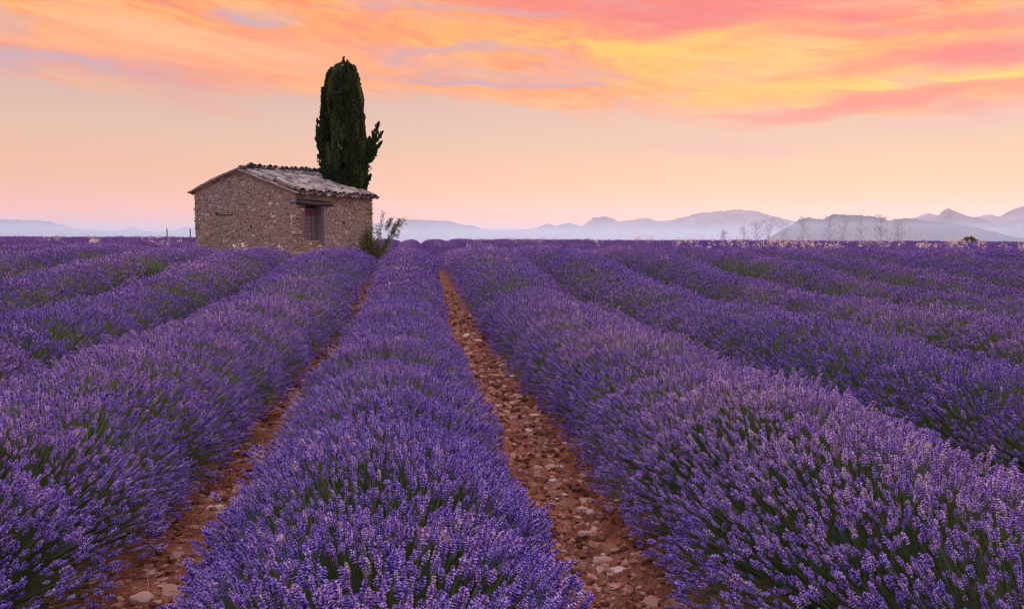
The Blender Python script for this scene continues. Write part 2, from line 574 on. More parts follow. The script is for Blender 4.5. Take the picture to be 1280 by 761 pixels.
# ------------------------------------------------------------------ lavender
def spike_template(whorls, per, rings, sides, seed):
    """Flower spike along z from 0 to 1: a tapered core with whorls of small pointed florets."""
    r = np.random.default_rng(seed)
    V_, F_, fl = [], [], []
    prof = lambda z: 0.095 * (math.sin(math.pi * min(1, z * 0.86 + 0.10)) ** 0.55)
    zs = np.linspace(0, 1, rings)
    for z in zs:
        for s in range(sides):
            a = 2 * math.pi * s / sides
            V_.append((prof(z) * math.cos(a), prof(z) * math.sin(a), z))
            fl.append(0.0)
    for i in range(rings - 1):
        for s in range(sides):
            p, q = i * sides + s, i * sides + (s + 1) % sides
            F_ += [(p, q, q + sides), (p, q + sides, p + sides)]
    for w in range(whorls):
        z = (w + 0.5) / whorls * 0.94 + r.uniform(-.02, .02)
        if w == 0 and whorls > 4: z -= 0.05
        for k in range(per):
            if r.random() < 0.10: continue
            a = 2 * math.pi * (k + 0.5 * (w % 2)) / per + r.uniform(-.4, .4)
            ro = prof(z) * r.uniform(1.35, 2.8)
            zz = z + r.uniform(0.0, 0.11)
            c, s_ = math.cos(a), math.sin(a)
            wd = r.uniform(0.055, 0.10)
            b0 = len(V_)
            ri = prof(z) * 0.6
            g_ = r.choice([0.12, 0.3, 0.65, 1.0], p=[0.22, 0.16, 0.14, 0.48])
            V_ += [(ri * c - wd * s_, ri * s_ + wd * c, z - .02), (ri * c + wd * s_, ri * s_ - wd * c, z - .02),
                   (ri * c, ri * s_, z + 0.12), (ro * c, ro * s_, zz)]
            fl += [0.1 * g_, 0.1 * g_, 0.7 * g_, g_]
            F_ += [(b0, b0 + 1, b0 + 3), (b0 + 1, b0 + 2, b0 + 3), (b0 + 2, b0, b0 + 3)]
    return np.array(V_), np.array(F_), np.array(fl)


SP_A = [spike_template(6, 6, 5, 4, s) for s in (1, 2, 3, 6, 7)]
SP_B = [spike_template(4, 4, 3, 3, s) for s in (4, 5, 8, 9)]
_c = np.array([(0.10, 0, 0.15), (-0.05, 0.087, 0.3), (-0.05, -0.087, 0.2), (0.12, 0.03, 0.6), (-0.07, 0.08, 0.7), (-0.04, -0.11, 0.6), (0, 0, 1.05)])
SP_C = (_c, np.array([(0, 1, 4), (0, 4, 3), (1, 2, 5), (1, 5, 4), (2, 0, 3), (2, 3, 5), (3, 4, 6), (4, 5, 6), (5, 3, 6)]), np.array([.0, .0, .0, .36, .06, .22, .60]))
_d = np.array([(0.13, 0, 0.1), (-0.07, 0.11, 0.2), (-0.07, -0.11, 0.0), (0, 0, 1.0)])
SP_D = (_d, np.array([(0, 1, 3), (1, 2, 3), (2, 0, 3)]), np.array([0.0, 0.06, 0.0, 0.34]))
STEM3 = (np.array([(1, 0, 0), (-.5, .87, 0), (-.5, -.87, 0), (.7, 0, 1), (-.35, .6, 1), (-.35, -.6, 1)], float),
         np.array([(0, 1, 4), (0, 4, 3), (1, 2, 5), (1, 5, 4), (2, 0, 3), (2, 3, 5)]))
STEM1 = (np.array([(-1, 0, 0), (1, 0, 0), (0.7, 0, 1), (-.7, 0, 1)], float), np.array([(0, 1, 2), (0, 2, 3)]))
LEAF = (np.array([(-1, 0, 0), (1, 0, 0), (1.1, 0.4, .6), (-1.1, 0.4, .6), (0, 1.0, 1)], float), np.array([(0, 1, 2), (0, 2, 3), (3, 2, 4)]))

NSP = 2500.0


def scale_cols(M, sx, sy, sz):
    M = M.copy()
    M[:, :, 0] *= sx[:, None]
    M[:, :, 1] *= sy[:, None]
    M[:, :, 2] *= sz[:, None]
    return M


def in_view(x, y, m=0.0):
    c = x * CR.x + y * CR.y
    f_ = x * CF.x + y * CF.y
    return (f_ > 0.3 - m) & (np.abs(c) < (0.70 * np.maximum(f_, 0) + 2.2 + m))


def lavender_geometry(X, ya, yb, seed):
    """Flower, stem and foliage arrays of the row at lateral X from ya to yb."""
    r = np.random.default_rng(1000 + seed)
    fl_parts, st_parts, lf_parts = [], [], []
    mid, first = abs(X - X0) < .2, 1.5 < X < 2.2
    grow = 0.0 if mid else (0.03 if first else (0.12 if -2.3 < X < 0 else 0.05))
    late = 0.12 if mid else (0.15 if first else (0.10 if -2.3 < X < 0 else 0.03))
    hw0 = (0.63 if mid else (0.775 if first or -2.3 < X < 0 else 0.765)) + r.uniform(-.02, .02)      # half width
    ht = (0.67 if mid else (0.71 if abs(X) < 2.5 else 0.74)) + r.uniform(-.03, .03)      # height
    y = ya
    while y < yb:
        step = 0.5 if y < 8 else (1.0 if y < 24 else 3.0)
        y1 = min(yb, y + step)
        yc = 0.5 * (y + y1)
        if not in_view(np.array(X), np.array(yc), 1.0):
            y = y1
            continue
        D = math.hypot(X, yc)
        hw = hw0 + grow * float(sstep(yc, 4, 13)) + late * float(sstep(yc, 10, 18)) + (0.02 * float(sstep(yc, 2.8, 5.5)) if -2.3 < X < -1 else 0) + (0.07 * float(1 - sstep(yc, 2.4, 4.6)) if mid else 0)
        lod = max(1.0, D / 5.5)
        n = int(NSP * (y1 - y) / lod ** 0.80)
        size = lod ** 0.34
        yy = r.uniform(y, y1, n)
        ph = r.uniform(-1.56, 1.56, n)
        ph = np.clip(ph + r.normal(0, .02, n), -1.55, 1.55)
        # envelope: bushes about 0.6 m apart give the row gentle lobes
        lobe = 0.045 * np.cos(yy * 2 * np.pi / 0.62 + seed) + 0.07 * wob(yy, ph * 0.8 + seed, seed, 1.7) + 0.06 * wob(yy, ph, seed + 5, 4.0)
        dip = sstep(wob(yy, X * 3.1, seed + 70, 0.45), 0.62, 0.95) * (0.30 if abs(X) > 3 else 0.10)
        bushn = np.floor(yy / 0.62 + 0.5).astype(int)
        bvar = np.random.default_rng(seed + 300).normal(0, 1, 400)[np.clip(bushn, 0, 399)]
        env = (1 + lobe + 0.035 * bvar) * (1 - dip)
        dep = 1 - np.abs(r.normal(0, 0.095, n)) + (r.random(n) < 0.03) * r.uniform(0, .10, n)
        endf = np.clip(np.minimum(yy - ya + 0.25, yb - yy + 0.25) / 0.7, 0.25, 1) ** 0.5
        endf = np.where(ya < 2, np.clip((yb - yy + 0.25) / 0.7, 0.25, 1) ** 0.5, endf)
        px = hw * np.sin(ph) * env * dep * endf
        pz = (0.07 + (ht - 0.07) * np.clip(np.cos(ph), 0, 1) ** 0.75) * env * dep * endf
        # thin places where green shows through
        gap = wob(yy * 1.0, ph * 1.2 + 3 * seed, seed + 9, 1.9) + 0.45 * wob(yy, ph, seed + 19, 6.0)
        keep = (gap < 1.28) | (r.random(n) < 0.35)
        low = np.abs(ph) > 1.25
        keep &= ~(low & (r.random(n) < 0.12))
        yy, ph, px, pz, bvar = yy[keep], ph[keep], px[keep], pz[keep], bvar[keep]
        n = len(yy)
        if n == 0:
            y = y1
            continue
        cy_ = (np.round(yy / 0.62) * 0.62)
        B = np.stack([px * 0.16 + r.normal(0, .03, n), cy_ + (yy - cy_) * 0.35, np.full(n, 0.02)], -1)
        P = np.stack([px, yy + r.normal(0, .03, n), pz], -1)
        dirs = P - B
        L = np.linalg.norm(dirs, axis=1)
        dirs /= L[:, None]
        bent = 1 + 1.6 * (r.random(n) < 0.12)
        tipd = dirs + np.stack([r.normal(0, .15, n) * bent, r.normal(0, .15, n) * bent, r.normal(0.08, .12, n) * bent], -1)
        sl_ = r.uniform(0.027, 0.053, n) * (1 + 0.15 * wob(yy, ph, seed + 2, 3)) * size
        wd_ = r.uniform(0.85, 1.3, n) * sl_ * (1.08 if lod < 2 else 1.1) * lod ** 0.12
        tint = np.clip(0.42 + 0.07 * bvar + 0.22 * wob(yy, ph * 2, seed + 31, 0.8) + r.normal(0, 0.22, n), 0, 1)
        tz = terrain(X + P[:, 0], P[:, 1])
        base_z = terrain(X + 0 * P[:, 0], P[:, 1])
        org = np.stack([X + P[:, 0], P[:, 1], P[:, 2] + base_z], -1)
        M = frames(tipd, r.uniform(0, 6.28, n))
        M = scale_cols(M, wd_, wd_, sl_)
        if D < 5.0: bank = SP_A
        elif D < 12: bank = SP_B
        elif D < 30: bank = [SP_C]
        else: bank = [SP_D]
        pick = r.integers(0, len(bank), n)
        start = org - (tipd / np.linalg.norm(tipd, axis=1, keepdims=True)) * 0.004
        for bi, (T, TF, tf) in enumerate(bank):
            s_ = pick == bi
            if s_.any():
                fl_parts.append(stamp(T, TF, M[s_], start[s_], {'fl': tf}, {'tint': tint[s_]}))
        # stems
        ks = np.ones(n, bool) if D < 14 else (r.random(n) < 0.6)
        if D < 32:
            T, TF = STEM3 if D < 4.5 else STEM1
            ln = np.minimum(L, 0.34) if D < 14 else np.minimum(L, 0.22)
            wst = (0.0014 if D < 4.5 else 0.0019) * size * np.ones(n)
            dd = dirs * ln[:, None]
            Ms = scale_cols(frames(dd, r.uniform(0, 6.28, n)), wst, wst, ln)
            q = org - dd
            a = stamp(T, TF, Ms[ks], q[ks], None, {'tint': np.clip(r.normal(.5, .25, n), 0, 1)[ks]})
            st_parts.append(a)
        # leaves inside the bush
        nl = int((900 if D < 8 else 420) * (y1 - y) / lod ** 0.85)
        if D < 45 and nl > 0:
            yl = r.uniform(y, y1, nl)
            pl = r.uniform(-1.5, 1.5, nl)
            rr = r.uniform(0.42, 0.80, nl)
            ef = np.clip((yb - yl + 0.2) / 0.7, 0.2, 1) ** 0.5
            lx = hw * np.sin(pl) * rr * ef
            lz = (0.04 + (ht - 0.06) * np.cos(pl) ** 0.8) * rr * ef
            dl = np.stack([np.sin(pl) + r.normal(0, .3, nl), r.normal(0, .4, nl), np.cos(pl) + 0.4 + r.normal(0, .25, nl)], -1)
            ll = r.uniform(.06, .14, nl) * lod ** 0.3
            wl = r.uniform(.0022, .0045, nl) * lod ** 0.6
            T, TF = LEAF
            Ml = scale_cols(frames(dl, r.uniform(0, 6.28, nl)), wl, ll * 0.15, ll)
            pos = np.stack([X + lx, yl, lz + terrain(X + 0 * lx, yl)], -1)
            lf_parts.append(stamp(T, TF, Ml, pos, None, {'tint': np.clip(r.normal(.5, .28, nl), 0, 1)}))
        y = y1
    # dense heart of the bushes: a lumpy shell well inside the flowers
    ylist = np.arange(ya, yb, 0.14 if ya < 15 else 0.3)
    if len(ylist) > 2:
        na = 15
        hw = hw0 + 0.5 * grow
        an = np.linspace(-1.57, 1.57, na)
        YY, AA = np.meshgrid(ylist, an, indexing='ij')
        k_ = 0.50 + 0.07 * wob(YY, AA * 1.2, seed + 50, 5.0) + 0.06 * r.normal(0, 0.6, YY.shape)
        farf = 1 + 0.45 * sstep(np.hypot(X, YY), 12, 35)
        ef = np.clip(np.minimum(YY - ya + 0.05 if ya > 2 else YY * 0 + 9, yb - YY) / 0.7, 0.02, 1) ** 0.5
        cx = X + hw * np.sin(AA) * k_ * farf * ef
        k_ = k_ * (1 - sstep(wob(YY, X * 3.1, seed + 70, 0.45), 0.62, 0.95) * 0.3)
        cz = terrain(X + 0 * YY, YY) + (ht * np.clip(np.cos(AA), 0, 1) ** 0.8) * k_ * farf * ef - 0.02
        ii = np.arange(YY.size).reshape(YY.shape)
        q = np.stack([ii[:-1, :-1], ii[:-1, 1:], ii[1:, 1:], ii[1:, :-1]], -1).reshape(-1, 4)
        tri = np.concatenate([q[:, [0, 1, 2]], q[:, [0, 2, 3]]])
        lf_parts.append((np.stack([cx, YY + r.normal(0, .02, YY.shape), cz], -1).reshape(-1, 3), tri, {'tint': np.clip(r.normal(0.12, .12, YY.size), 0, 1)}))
    return fl_parts, st_parts, lf_parts


def lavender_row(X, ya, yb, seed, label):
    f_, s_, l_ = lavender_geometry(X, ya, yb, seed)
    if not f_: return None
    t = empty('lavender_row', (X, ya, float(terrain(X, ya))), label, 'lavender row', 'rows of lavender running away from the camera')
    off = np.array([X, ya, float(terrain(X, ya))])
    for nm, pr, m in (('flower_spikes', f_, M_flower), ('stems', s_, M_stem), ('foliage', l_, M_leaf)):
        if pr:
            V_, F_, A_ = join(pr)
            mesh_np(nm, V_ - off, F_, m, t, attrs=A_)
    return t


ORD = ['', 'first', 'second', 'third', 'fourth', 'fifth', 'sixth', 'seventh', 'eighth', 'ninth', 'tenth', 'eleventh', 'twelfth', 'thirteenth', 'fourteenth']
END = {-1: 23.0, -2: 22.6, -3: 24.0, -4: 27.5}
KR, KL = 12, 8
LAB = {
    0: 'wide purple lavender row in the middle, running on past the right of the cabin',
    1: 'tall lavender row bordering the right side of the wide stony red furrow',
    -1: 'dark blue-violet lavender row left of the narrow furrow, ending at the cabin door wall',
    -2: 'lavender row ending in front of the cabin gable wall, second left of the middle row',
    2: 'lavender row second to the right of the middle row, cut by the right picture edge',
}
for k in range(-KL, KR + 1):
    X = row_x(k)
    ya = 0.35 if abs(k) < 2 else max(0.5, abs(X) * 0.6 - 3)
    yb = END.get(k, 74.0)
    lab = LAB.get(k, f'{ORD[abs(k)]} lavender row to the {"right" if k > 0 else "left"} of the middle row')
    lavender_row(X, ya, yb, k + 40, lab)
for k, nm in ((-1, 'first'), (-2, 'second'), (-3, 'third'), (-4, 'fourth')):
    lavender_row(row_x(k), 37.5, 74.0, k + 90, f'lavender row starting again behind the cabin, {nm} left of the middle row')


def far_lavender(name, ks):
    fp, sp_, lp = [], [], []
    for k in ks:
        X = row_x(k)
        ya = max(2.0, abs(X) * 0.85 - 5)
        if ya > 72: continue
        a, b, c = lavender_geometry(X, ya, 74.0, k + 200)
        fp += a; sp_ += b; lp += c
    parts_ = [p for p in (join(fp), join(sp_) if sp_ else None, join(lp)) if p]
    mi, Vs, Fs, ti, fl, off = [], [], [], [], [], 0
    for q, p in enumerate([join(fp)] + ([join(sp_)] if sp_ else [(np.zeros((0, 3)), np.zeros((0, 3), int), {'tint': np.zeros(0)})]) + [join(lp)]):
        Vs.append(p[0]); Fs.append(p[1] + off); off += len(p[0])
        mi.append(np.full(len(p[1]), q)); ti.append(p[2]['tint']); fl.append(p[2].get('fl', np.zeros(len(p[0]))))
    o = mesh_np(name, np.concatenate(Vs), np.concatenate(Fs), [M_flower, M_stem, M_leaf], None, np.concatenate(mi),
                {'tint': np.concatenate(ti), 'fl': np.concatenate(fl)})
    return tag(o, 'distant lavender whose rows merge into one purple mass along the horizon', 'lavender', None, 'stuff')


far_lavender('distant_lavender', list(range(KR + 1, 36)) + list(range(-24, -KL)))


# ------------------------------------------------------------------ clods and stones in the furrows
def rock(seed, flat=0.6, sub=2):
    bm = bmesh.new()
    bmesh.ops.create_icosphere(bm, subdivisions=sub, radius=1.0)
    for v_ in bm.verts:
        p = v_.co.copy()
        d = 1 + 0.35 * mnoise.noise(p * 1.3 + Vector((seed * 7.1, 0, 0))) + 0.14 * mnoise.noise(p * 3.2 + Vector((0, seed * 3.3, 0)))
        q = p * d
        for ax in range(3):      # chip a few flats
            lim = 0.80 + 0.1 * math.sin(seed * 3 + ax)
            q[ax] = max(-lim, min(lim, q[ax]))
        q.z *= flat
        v_.co = q
    Vv = np.array([v_.co[:] for v_ in bm.verts])
    Ff = np.array([[v_.index for v_ in f_.verts] for f_ in bm.faces])
    bm.free()
    return Vv, Ff


def in_furrow(n, ya, yb, ks, width=0.40):
    k = R.choice(ks, n)
    yv = ya * (yb / ya) ** R.random(n)
    xv = np.array([furrow_x(q) for q in k]) + np.clip(R.normal(0, width * 0.62, n), -0.5, 0.5)
    return xv, yv


def gz(x, y):
    """Ground height under a point, from the ground grid."""
    i = np.clip(np.searchsorted(gx, x) - 1, 0, nx_ - 2)
    j = np.clip(np.searchsorted(gy, y) - 1, 0, ny_ - 2)
    tx = (x - gx[i]) / (gx[i + 1] - gx[i])
    ty = (y - gy[j]) / (gy[j + 1] - gy[j])
    return (GZ[j, i] * (1 - tx) * (1 - ty) + GZ[j, i + 1] * tx * (1 - ty) + GZ[j + 1, i] * (1 - tx) * ty + GZ[j + 1, i + 1] * tx * ty)


cl = []
for s_ in range(6):
    Vr, Fr = rock(s_ + 1, 0.7, 1)
    n = 3600
    xv, yv = in_furrow(n, 2.2, 17, [0, -1, 0, -1, 1, -2])
    sz = 0.004 + 0.028 * R.random(n) ** 2.6
    sz *= np.clip(yv / 4, 1, 2.0)
    Mx = frames(np.stack([R.normal(0, .35, n), R.normal(0, .35, n), np.ones(n)], -1))
    Mx = scale_cols(Mx, sz * R.uniform(.8, 1.4, n), sz, sz)
    cl.append(stamp(Vr, Fr, Mx, np.stack([xv, yv, gz(xv, yv) - sz * 0.15], -1), None, {'tint': R.random(n)}))
V_, F_, A_ = join(cl)
tag(mesh_np('gravel', V_, F_, M_clod, attrs=A_, smooth=False), 'crumbled red clods and gravel in the furrows', 'gravel', None, 'stuff')

nl_ = 2600
xv, yv = in_furrow(nl_, 2.2, 16, [0, -1, 0, -1, 1])
ang = R.uniform(0, 6.28, nl_)
ln_ = R.uniform(.02, .11, nl_)
Ml = scale_cols(frames(np.stack([np.cos(ang), np.sin(ang), R.normal(0, .12, nl_)], -1)), np.full(nl_, .0016), np.full(nl_, .0016), ln_)
V_, F_, A_ = stamp(STEM3[0], STEM3[1], Ml, np.stack([xv, yv, gz(xv, yv) + .008], -1), None, {'tint': R.random(nl_)})
M_litter = stone_mat('dry_stem_litter', (0.10, 0.06, 0.04), (0.22, 0.15, 0.09), (0.38, 0.29, 0.18), 10)
tag(mesh_np('plant_litter', V_, F_, M_litter, attrs=A_), 'dry broken stems scattered over the red soil', 'plant litter', None, 'stuff')

rocks = []
for s_ in range(7):
    Vr, Fr = rock(20 + s_ * 1.7, 0.5 + 0.06 * (s_ % 3), 3)
    me_o = mesh_np('stone', Vr, Fr, M_stone, attrs={'tint': np.full(len(Vr), (s_ % 7) / 6.0)}, smooth=True)
    rocks.append(me_o.data)
    bpy.data.objects.remove(me_o)


def put_stone(x, y, r_, label, group, ri=None):
    me_ = rocks[random.randrange(len(rocks)) if ri is None else ri]
    o = bpy.data.objects.new('stone', me_)
    COL.objects.link(o)
    o.location = (x, y, float(gz(np.array(x), np.array(y))) - r_ * 0.10)
    o.rotation_euler = (random.uniform(-.25, .25), random.uniform(-.25, .25), random.uniform(0, 6.28))
    k_ = random.uniform(.75, 1.25)
    o.scale = (r_ * k_, r_ / k_, r_ * random.uniform(.75, 1.1))
    tag(o, label, 'stone', group)


def ground_at(px, py):
    """Point of the ground seen at a pixel of the photograph."""
    w = cam.matrix_world.to_3x3() @ Vector(((px - 640) / F, (380.5 - py) / F, -1.0))
    t_ = -(H - 0.03) / w.z
    return w.x * t_, w.y * t_


big = [(258, 622, 0.050, 'flat pale stone lying beside the left furrow edge under the dark lavender row'),
       (222, 690, 0.050, 'rounded grey stone near the bottom of the left furrow'),
       (215, 742, 0.065, 'largest pale stone at the bottom of the left furrow'),
       (180, 756, 0.055, 'ochre stone at the bottom left corner of the left furrow'),
       (722, 602, 0.045, 'blue-grey stone in the middle of the right furrow'),
       (730, 634, 0.050, 'pale angular stone in the right furrow below the blue-grey stone'),
       (776, 708, 0.055, 'large pale stone near the bottom of the right furrow'),
       (786, 727, 0.045, 'brown rounded stone touching the large pale stone of the right furrow'),
       (806, 700, 0.040, 'round stone right of the large pale stone of the right furrow'),
       (818, 748, 0.050, 'flat stone at the bottom edge of the right furrow'),
       (762, 640, 0.035, 'small reddish stone against the right lavender row')]
for i, (px, py, r_, lb) in enumerate(big):
    x_, y_ = ground_at(px, py)
    put_stone(x_, y_, r_, lb, None, i % 7)
for (ks, n, lb, gp_) in (([0], 150, 'small reddish-pale stone half sunk in the wide right furrow', 'small stones in the right furrow'),
                         ([-1], 90, 'small pale stone half sunk in the narrow left furrow', 'small stones in the left furrow')):
    xv, yv = in_furrow(n, 2.9, 12, ks, 0.36)
    for x_, y_ in zip(xv, yv):
        put_stone(float(x_), float(y_), (0.016 + 0.034 * random.random() ** 1.6) * min(1.5, max(1, y_ / 5)), lb, gp_)

# ------------------------------------------------------------------ the cabin
TH = rad(28)


def camframe(a, b):
    """Horizontal direction a*right + b*forward of the camera's heading."""
    return CR * a + CF * b


E2 = camframe(math.sin(TH), math.cos(TH))        # along the door wall, away from the near corner
E1 = camframe(-math.cos(TH), math.sin(TH))       # along the gable wall, to the left
C0 = camframe(-7.84, 28.0)
GW, GL = 5.3, 4.37
ZG = float(terrain(C0.x, C0.y)) - 0.05
ZE, ZEL, ZR, ZR2 = 3.22, 3.30, 4.07, 4.26        # eave near, eave left, ridge front, ridge back
AP = 2.71
cabin = empty('stone_cabin', (C0.x, C0.y, ZG), 'small rubble stone field cabin with an old tiled roof, standing in the lavender', 'cabin')
CM = Matrix((( E1.x, E2.x, 0, C0.x), (E1.y, E2.y, 0, C0.y), (0, 0, 1, ZG), (0, 0, 0, 1)))   # local (gable, depth, up)
cabin.matrix_world = CM
# local frame is left-handed (E1 left, E2 back): keep a proper rotation and mirror in coordinates
cabin.matrix_world = Matrix(((-E1.x, E2.x, 0, C0.x), (-E1.y, E2.y, 0, C0.y), (0, 0, 1, ZG), (0, 0, 0, 1)))


def Lc(g, d, z):
    """Cabin local coordinates from gable distance g (leftwards), depth d and world height z."""
    return (-g, d, z - ZG)


def wall_stone_mat():
    m, t, b = mat('rubble_stone')
    o = t.new('ShaderNodeTexCoord').outputs['Object']
    ti = attr(t, 'tint')
    n = t.noise(o, 9, 6, 0.65)
    n2_ = t.noise(o, 0.9, 5, 0.6)
    col = t.ramp(ti, [(0.0, (0.14, 0.10, 0.072)), (0.2, (0.28, 0.21, 0.15)), (0.42, (0.38, 0.285, 0.20)), (0.60, (0.29, 0.18, 0.12)), (0.72, (0.50, 0.40, 0.30)), (0.86, (0.32, 0.30, 0.31)), (1.0, (0.72, 0.63, 0.54))])
    col = t.mix(t.sm(n, 0.4, 0.8, 0.0, 0.5), col, (0.24, 0.175, 0.125, 1))
    col = t.mix(t.sm(n2_, 0.45, 0.65, 0.0, 0.55), col, (0.32, 0.25, 0.195, 1))
    t.put(b.inputs['Base Color'], col)
    b.inputs['Roughness'].default_value = 0.95
    b.inputs['Specular IOR Level'].default_value = 0.1
    bump(t, b, n, 0.8, 0.02)
    return m


M_wall = wall_stone_mat()
M_tile = stone_mat('old_roof_tile', (0.07, 0.055, 0.045), (0.22, 0.185, 0.155), (0.40, 0.35, 0.275), 7)
M_dark = mat('cavity_dark')[0]
M_dark.node_tree.nodes['Principled BSDF'].inputs['Base Color'].default_value = (0.05, 0.035, 0.028, 1)
M_dark.node_tree.nodes['Principled BSDF'].inputs['Roughness'].default_value = 1


def wood_mat(name, c0, c1, sc=(2, 2, 30)):
    m, t, b = mat(name)
    o = t.new('ShaderNodeTexCoord').outputs['Object']
    mp = t.new('ShaderNodeMapping')
    mp.inputs['Scale'].default_value = sc
    t.l.new(o, mp.inputs[0])
    n = t.noise(mp.outputs[0], 3, 8, 0.65, 0.4)
    t.put(b.inputs['Base Color'], t.ramp(n, [(0.3, c0), (0.7, c1)]))
    b.inputs['Roughness'].default_value = 0.85
    bump(t, b, n, 0.6, 0.01)
    return m


M_door = wood_mat('weathered_door_wood', (0.08, 0.04, 0.045), (0.32, 0.21, 0.22), (3, 3, 22))
M_doorred = wood_mat('faded_red_board', (0.11, 0.03, 0.035), (0.22, 0.06, 0.065), (3, 3, 22))
M_beam = wood_mat('grey_beam_wood', (0.018, 0.014, 0.016), (0.10, 0.085, 0.09), (20, 3, 20))
M_plaster = stone_mat('pale_plaster', (0.13, 0.11, 0.13), (0.20, 0.18, 0.20), (0.30, 0.27, 0.28), 8)
DOOR = (0.40, 1.38, 0.0, 2.76)       # along the wall, world top; the opening reaches the ground
T = 0.42


def prism(bm, pts, n):
    """Closed prism from polygon pts (Vectors) swept by vector n."""
    a = [bm.verts.new(p) for p in pts]
    b = [bm.verts.new(Vector(p) + n) for p in pts]
    bm.faces.new(a)
    bm.faces.new(b[::-1])
    for i in range(len(a)):
        j = (i + 1) % len(a)
        bm.faces.new((a[j], a[i], b[i], b[j]))
    bmesh.ops.recalc_face_normals(bm, faces=bm.faces)


def box_bm(bm, lo, hi):
    r_ = bmesh.ops.create_cube(bm, size=1.0)
    for v_ in r_['verts']:
        for i in range(3):
            v_.co[i] = lo[i] if v_.co[i] < 0 else hi[i]


def boolean(o, cutters):
    for c in cutters:
        md = o.modifiers.new('cut', 'BOOLEAN')
        md.object = c
        md.operation = 'DIFFERENCE'
        md.solver = 'EXACT'
    bpy.context.view_layer.update()
    dg = bpy.context.evaluated_depsgraph_get()
    me_ = bpy.data.meshes.new_from_object(o.evaluated_get(dg))
    o.modifiers.clear()
    o.data = me_
    for c in cutters:
        bpy.data.objects.remove(c)


HOLES_G = [(4.10, 2.47, 0.085, 0.075), (2.28, 1.98, 0.06, 0.06)]      # gable: g, z, half sizes
HOLES_D = [(2.60, 2.16, 0.075, 0.06)]                                  # door wall: d, z


def wall_stones(fn, umax, topfn, avoid, n, nrm, seed):
    """Irregular stones bedded in a wall face. fn(u,z) -> local point, nrm the outward direction."""
    r = np.random.default_rng(seed)
    out = []
    lib = [rock(s + seed, 0.45, 1 if s % 2 else 2) for s in range(6)]
    courses = np.arange(ZG - 0.1, 4.6, 0.092)
    items = []
    for ci, zc in enumerate(courses):
        uu_ = r.uniform(-.05, .1)
        while uu_ < umax:
            big_ = r.random() < 0.10
            w_ = r.uniform(0.18, 0.34) if big_ else r.uniform(0.05, 0.17)
            h_ = r.uniform(0.06, 0.10) if big_ else r.uniform(0.032, 0.062)
            uc, zz = uu_ + w_ / 2, zc + r.uniform(-.035, .035)
            uu_ += w_ + r.uniform(0.0, 0.05)
            if zz > topfn(uc) - 0.02 or uc > umax - 0.01 or uc < 0.01: continue
            if any(abs(uc - a) < b + w_ / 2 and abs(zz - c) < d + h_ / 2 for a, b, c, d in avoid): continue
            items.append((uc, zz, w_ / 2 * 1.12, h_ * 1.02))
    items = np.array(items)
    N_ = len(items)
    which = r.integers(0, 6, N_)
    ex = np.array(fn(1, 0)) - np.array(fn(0, 0))
    ez = np.array([0, 0, 1.0])
    for q in range(6):
        s_ = which == q
        it = items[s_]
        n_ = len(it)
        M = np.zeros((n_, 3, 3))
        tl = r.normal(0, .14, n_)
        a = np.cos(tl)[:, None] * ex + np.sin(tl)[:, None] * ez
        b = -np.sin(tl)[:, None] * ex + np.cos(tl)[:, None] * ez
        M[:, :, 0] = a * it[:, 2:3]
        M[:, :, 1] = b * it[:, 3:4]
        M[:, :, 2] = np.array(nrm)[None, :] * r.uniform(.05, .12, n_)[:, None]
        P = np.array([fn(x_, z_) for x_, z_ in it[:, :2]])
        tint = r.beta(1.6, 2.0, n_)
        tint = np.where(r.random(n_) < 0.10, r.uniform(.85, 1, n_), tint * 0.92)
        out.append(stamp(lib[q][0], lib[q][1], M, P, None, {'tint': tint}))
    return out


def mortar_attr(me_, val=0.42):
    at = me_.attributes.new('tint', 'FLOAT', 'POINT')
    at.data.foreach_set('value', np.full(len(me_.vertices), val, dtype=np.float32))


def add_mesh(o, arrs, mi=0):
    """Append stamped geometry to a mesh object (same part)."""
    V_, F_, A_ = join(arrs)
    t = mesh_np('tmp', V_, F_, list(o.data.materials), attrs=A_)
    bm = bmesh.new()
    bm.from_mesh(o.data)
    bm.from_mesh(t.data)
    bm.to_mesh(o.data)
    bm.free()
    bpy.data.objects.remove(t)


def top_g(g):
    return ZE + (ZR - ZE) * g / AP if g < AP else ZR + (ZEL - ZR) * (g - AP) / (GW - AP)


# gable wall
bm = bmesh.new()
prism(bm, [Vector(Lc(0, 0, ZG - .4)), Vector(Lc(GW, 0, ZG - .4)), Vector(Lc(GW, 0, ZEL)), Vector(Lc(AP, 0, ZR)), Vector(Lc(0, 0, ZE))], Vector((0, T, 0)))
gable = obj_bm('gable_wall', bm, M_wall, cabin)
cut = []
for g, z, a, b in HOLES_G:
    bm = bmesh.new()
    box_bm(bm, Lc(g + a, -0.1, z - b), Lc(g - a, 0.3, z + b))
    c = obj_bm('cutter', bm, M_dark, cabin)
    cut.append(c)
boolean(gable, cut)
mortar_attr(gable.data)
av = [(g, a, z, b) for g, z, a, b in HOLES_G] + [(3.62, 0.42, 2.42, 0.035)]
add_mesh(gable, wall_stones(lambda u_, z_: Lc(u_, 0.0, z_), GW, top_g, av, 0, (0, -1, 0), 5))
# a flat lintel stone with a shadowed slot under it, right of the upper hole
bm = bmesh.new()
box_bm(bm, Lc(4.02, -0.05, 2.425), Lc(3.22, 0.02, 2.455))
obj_bm('slot_board', bm, M_beam, gable).parent = gable

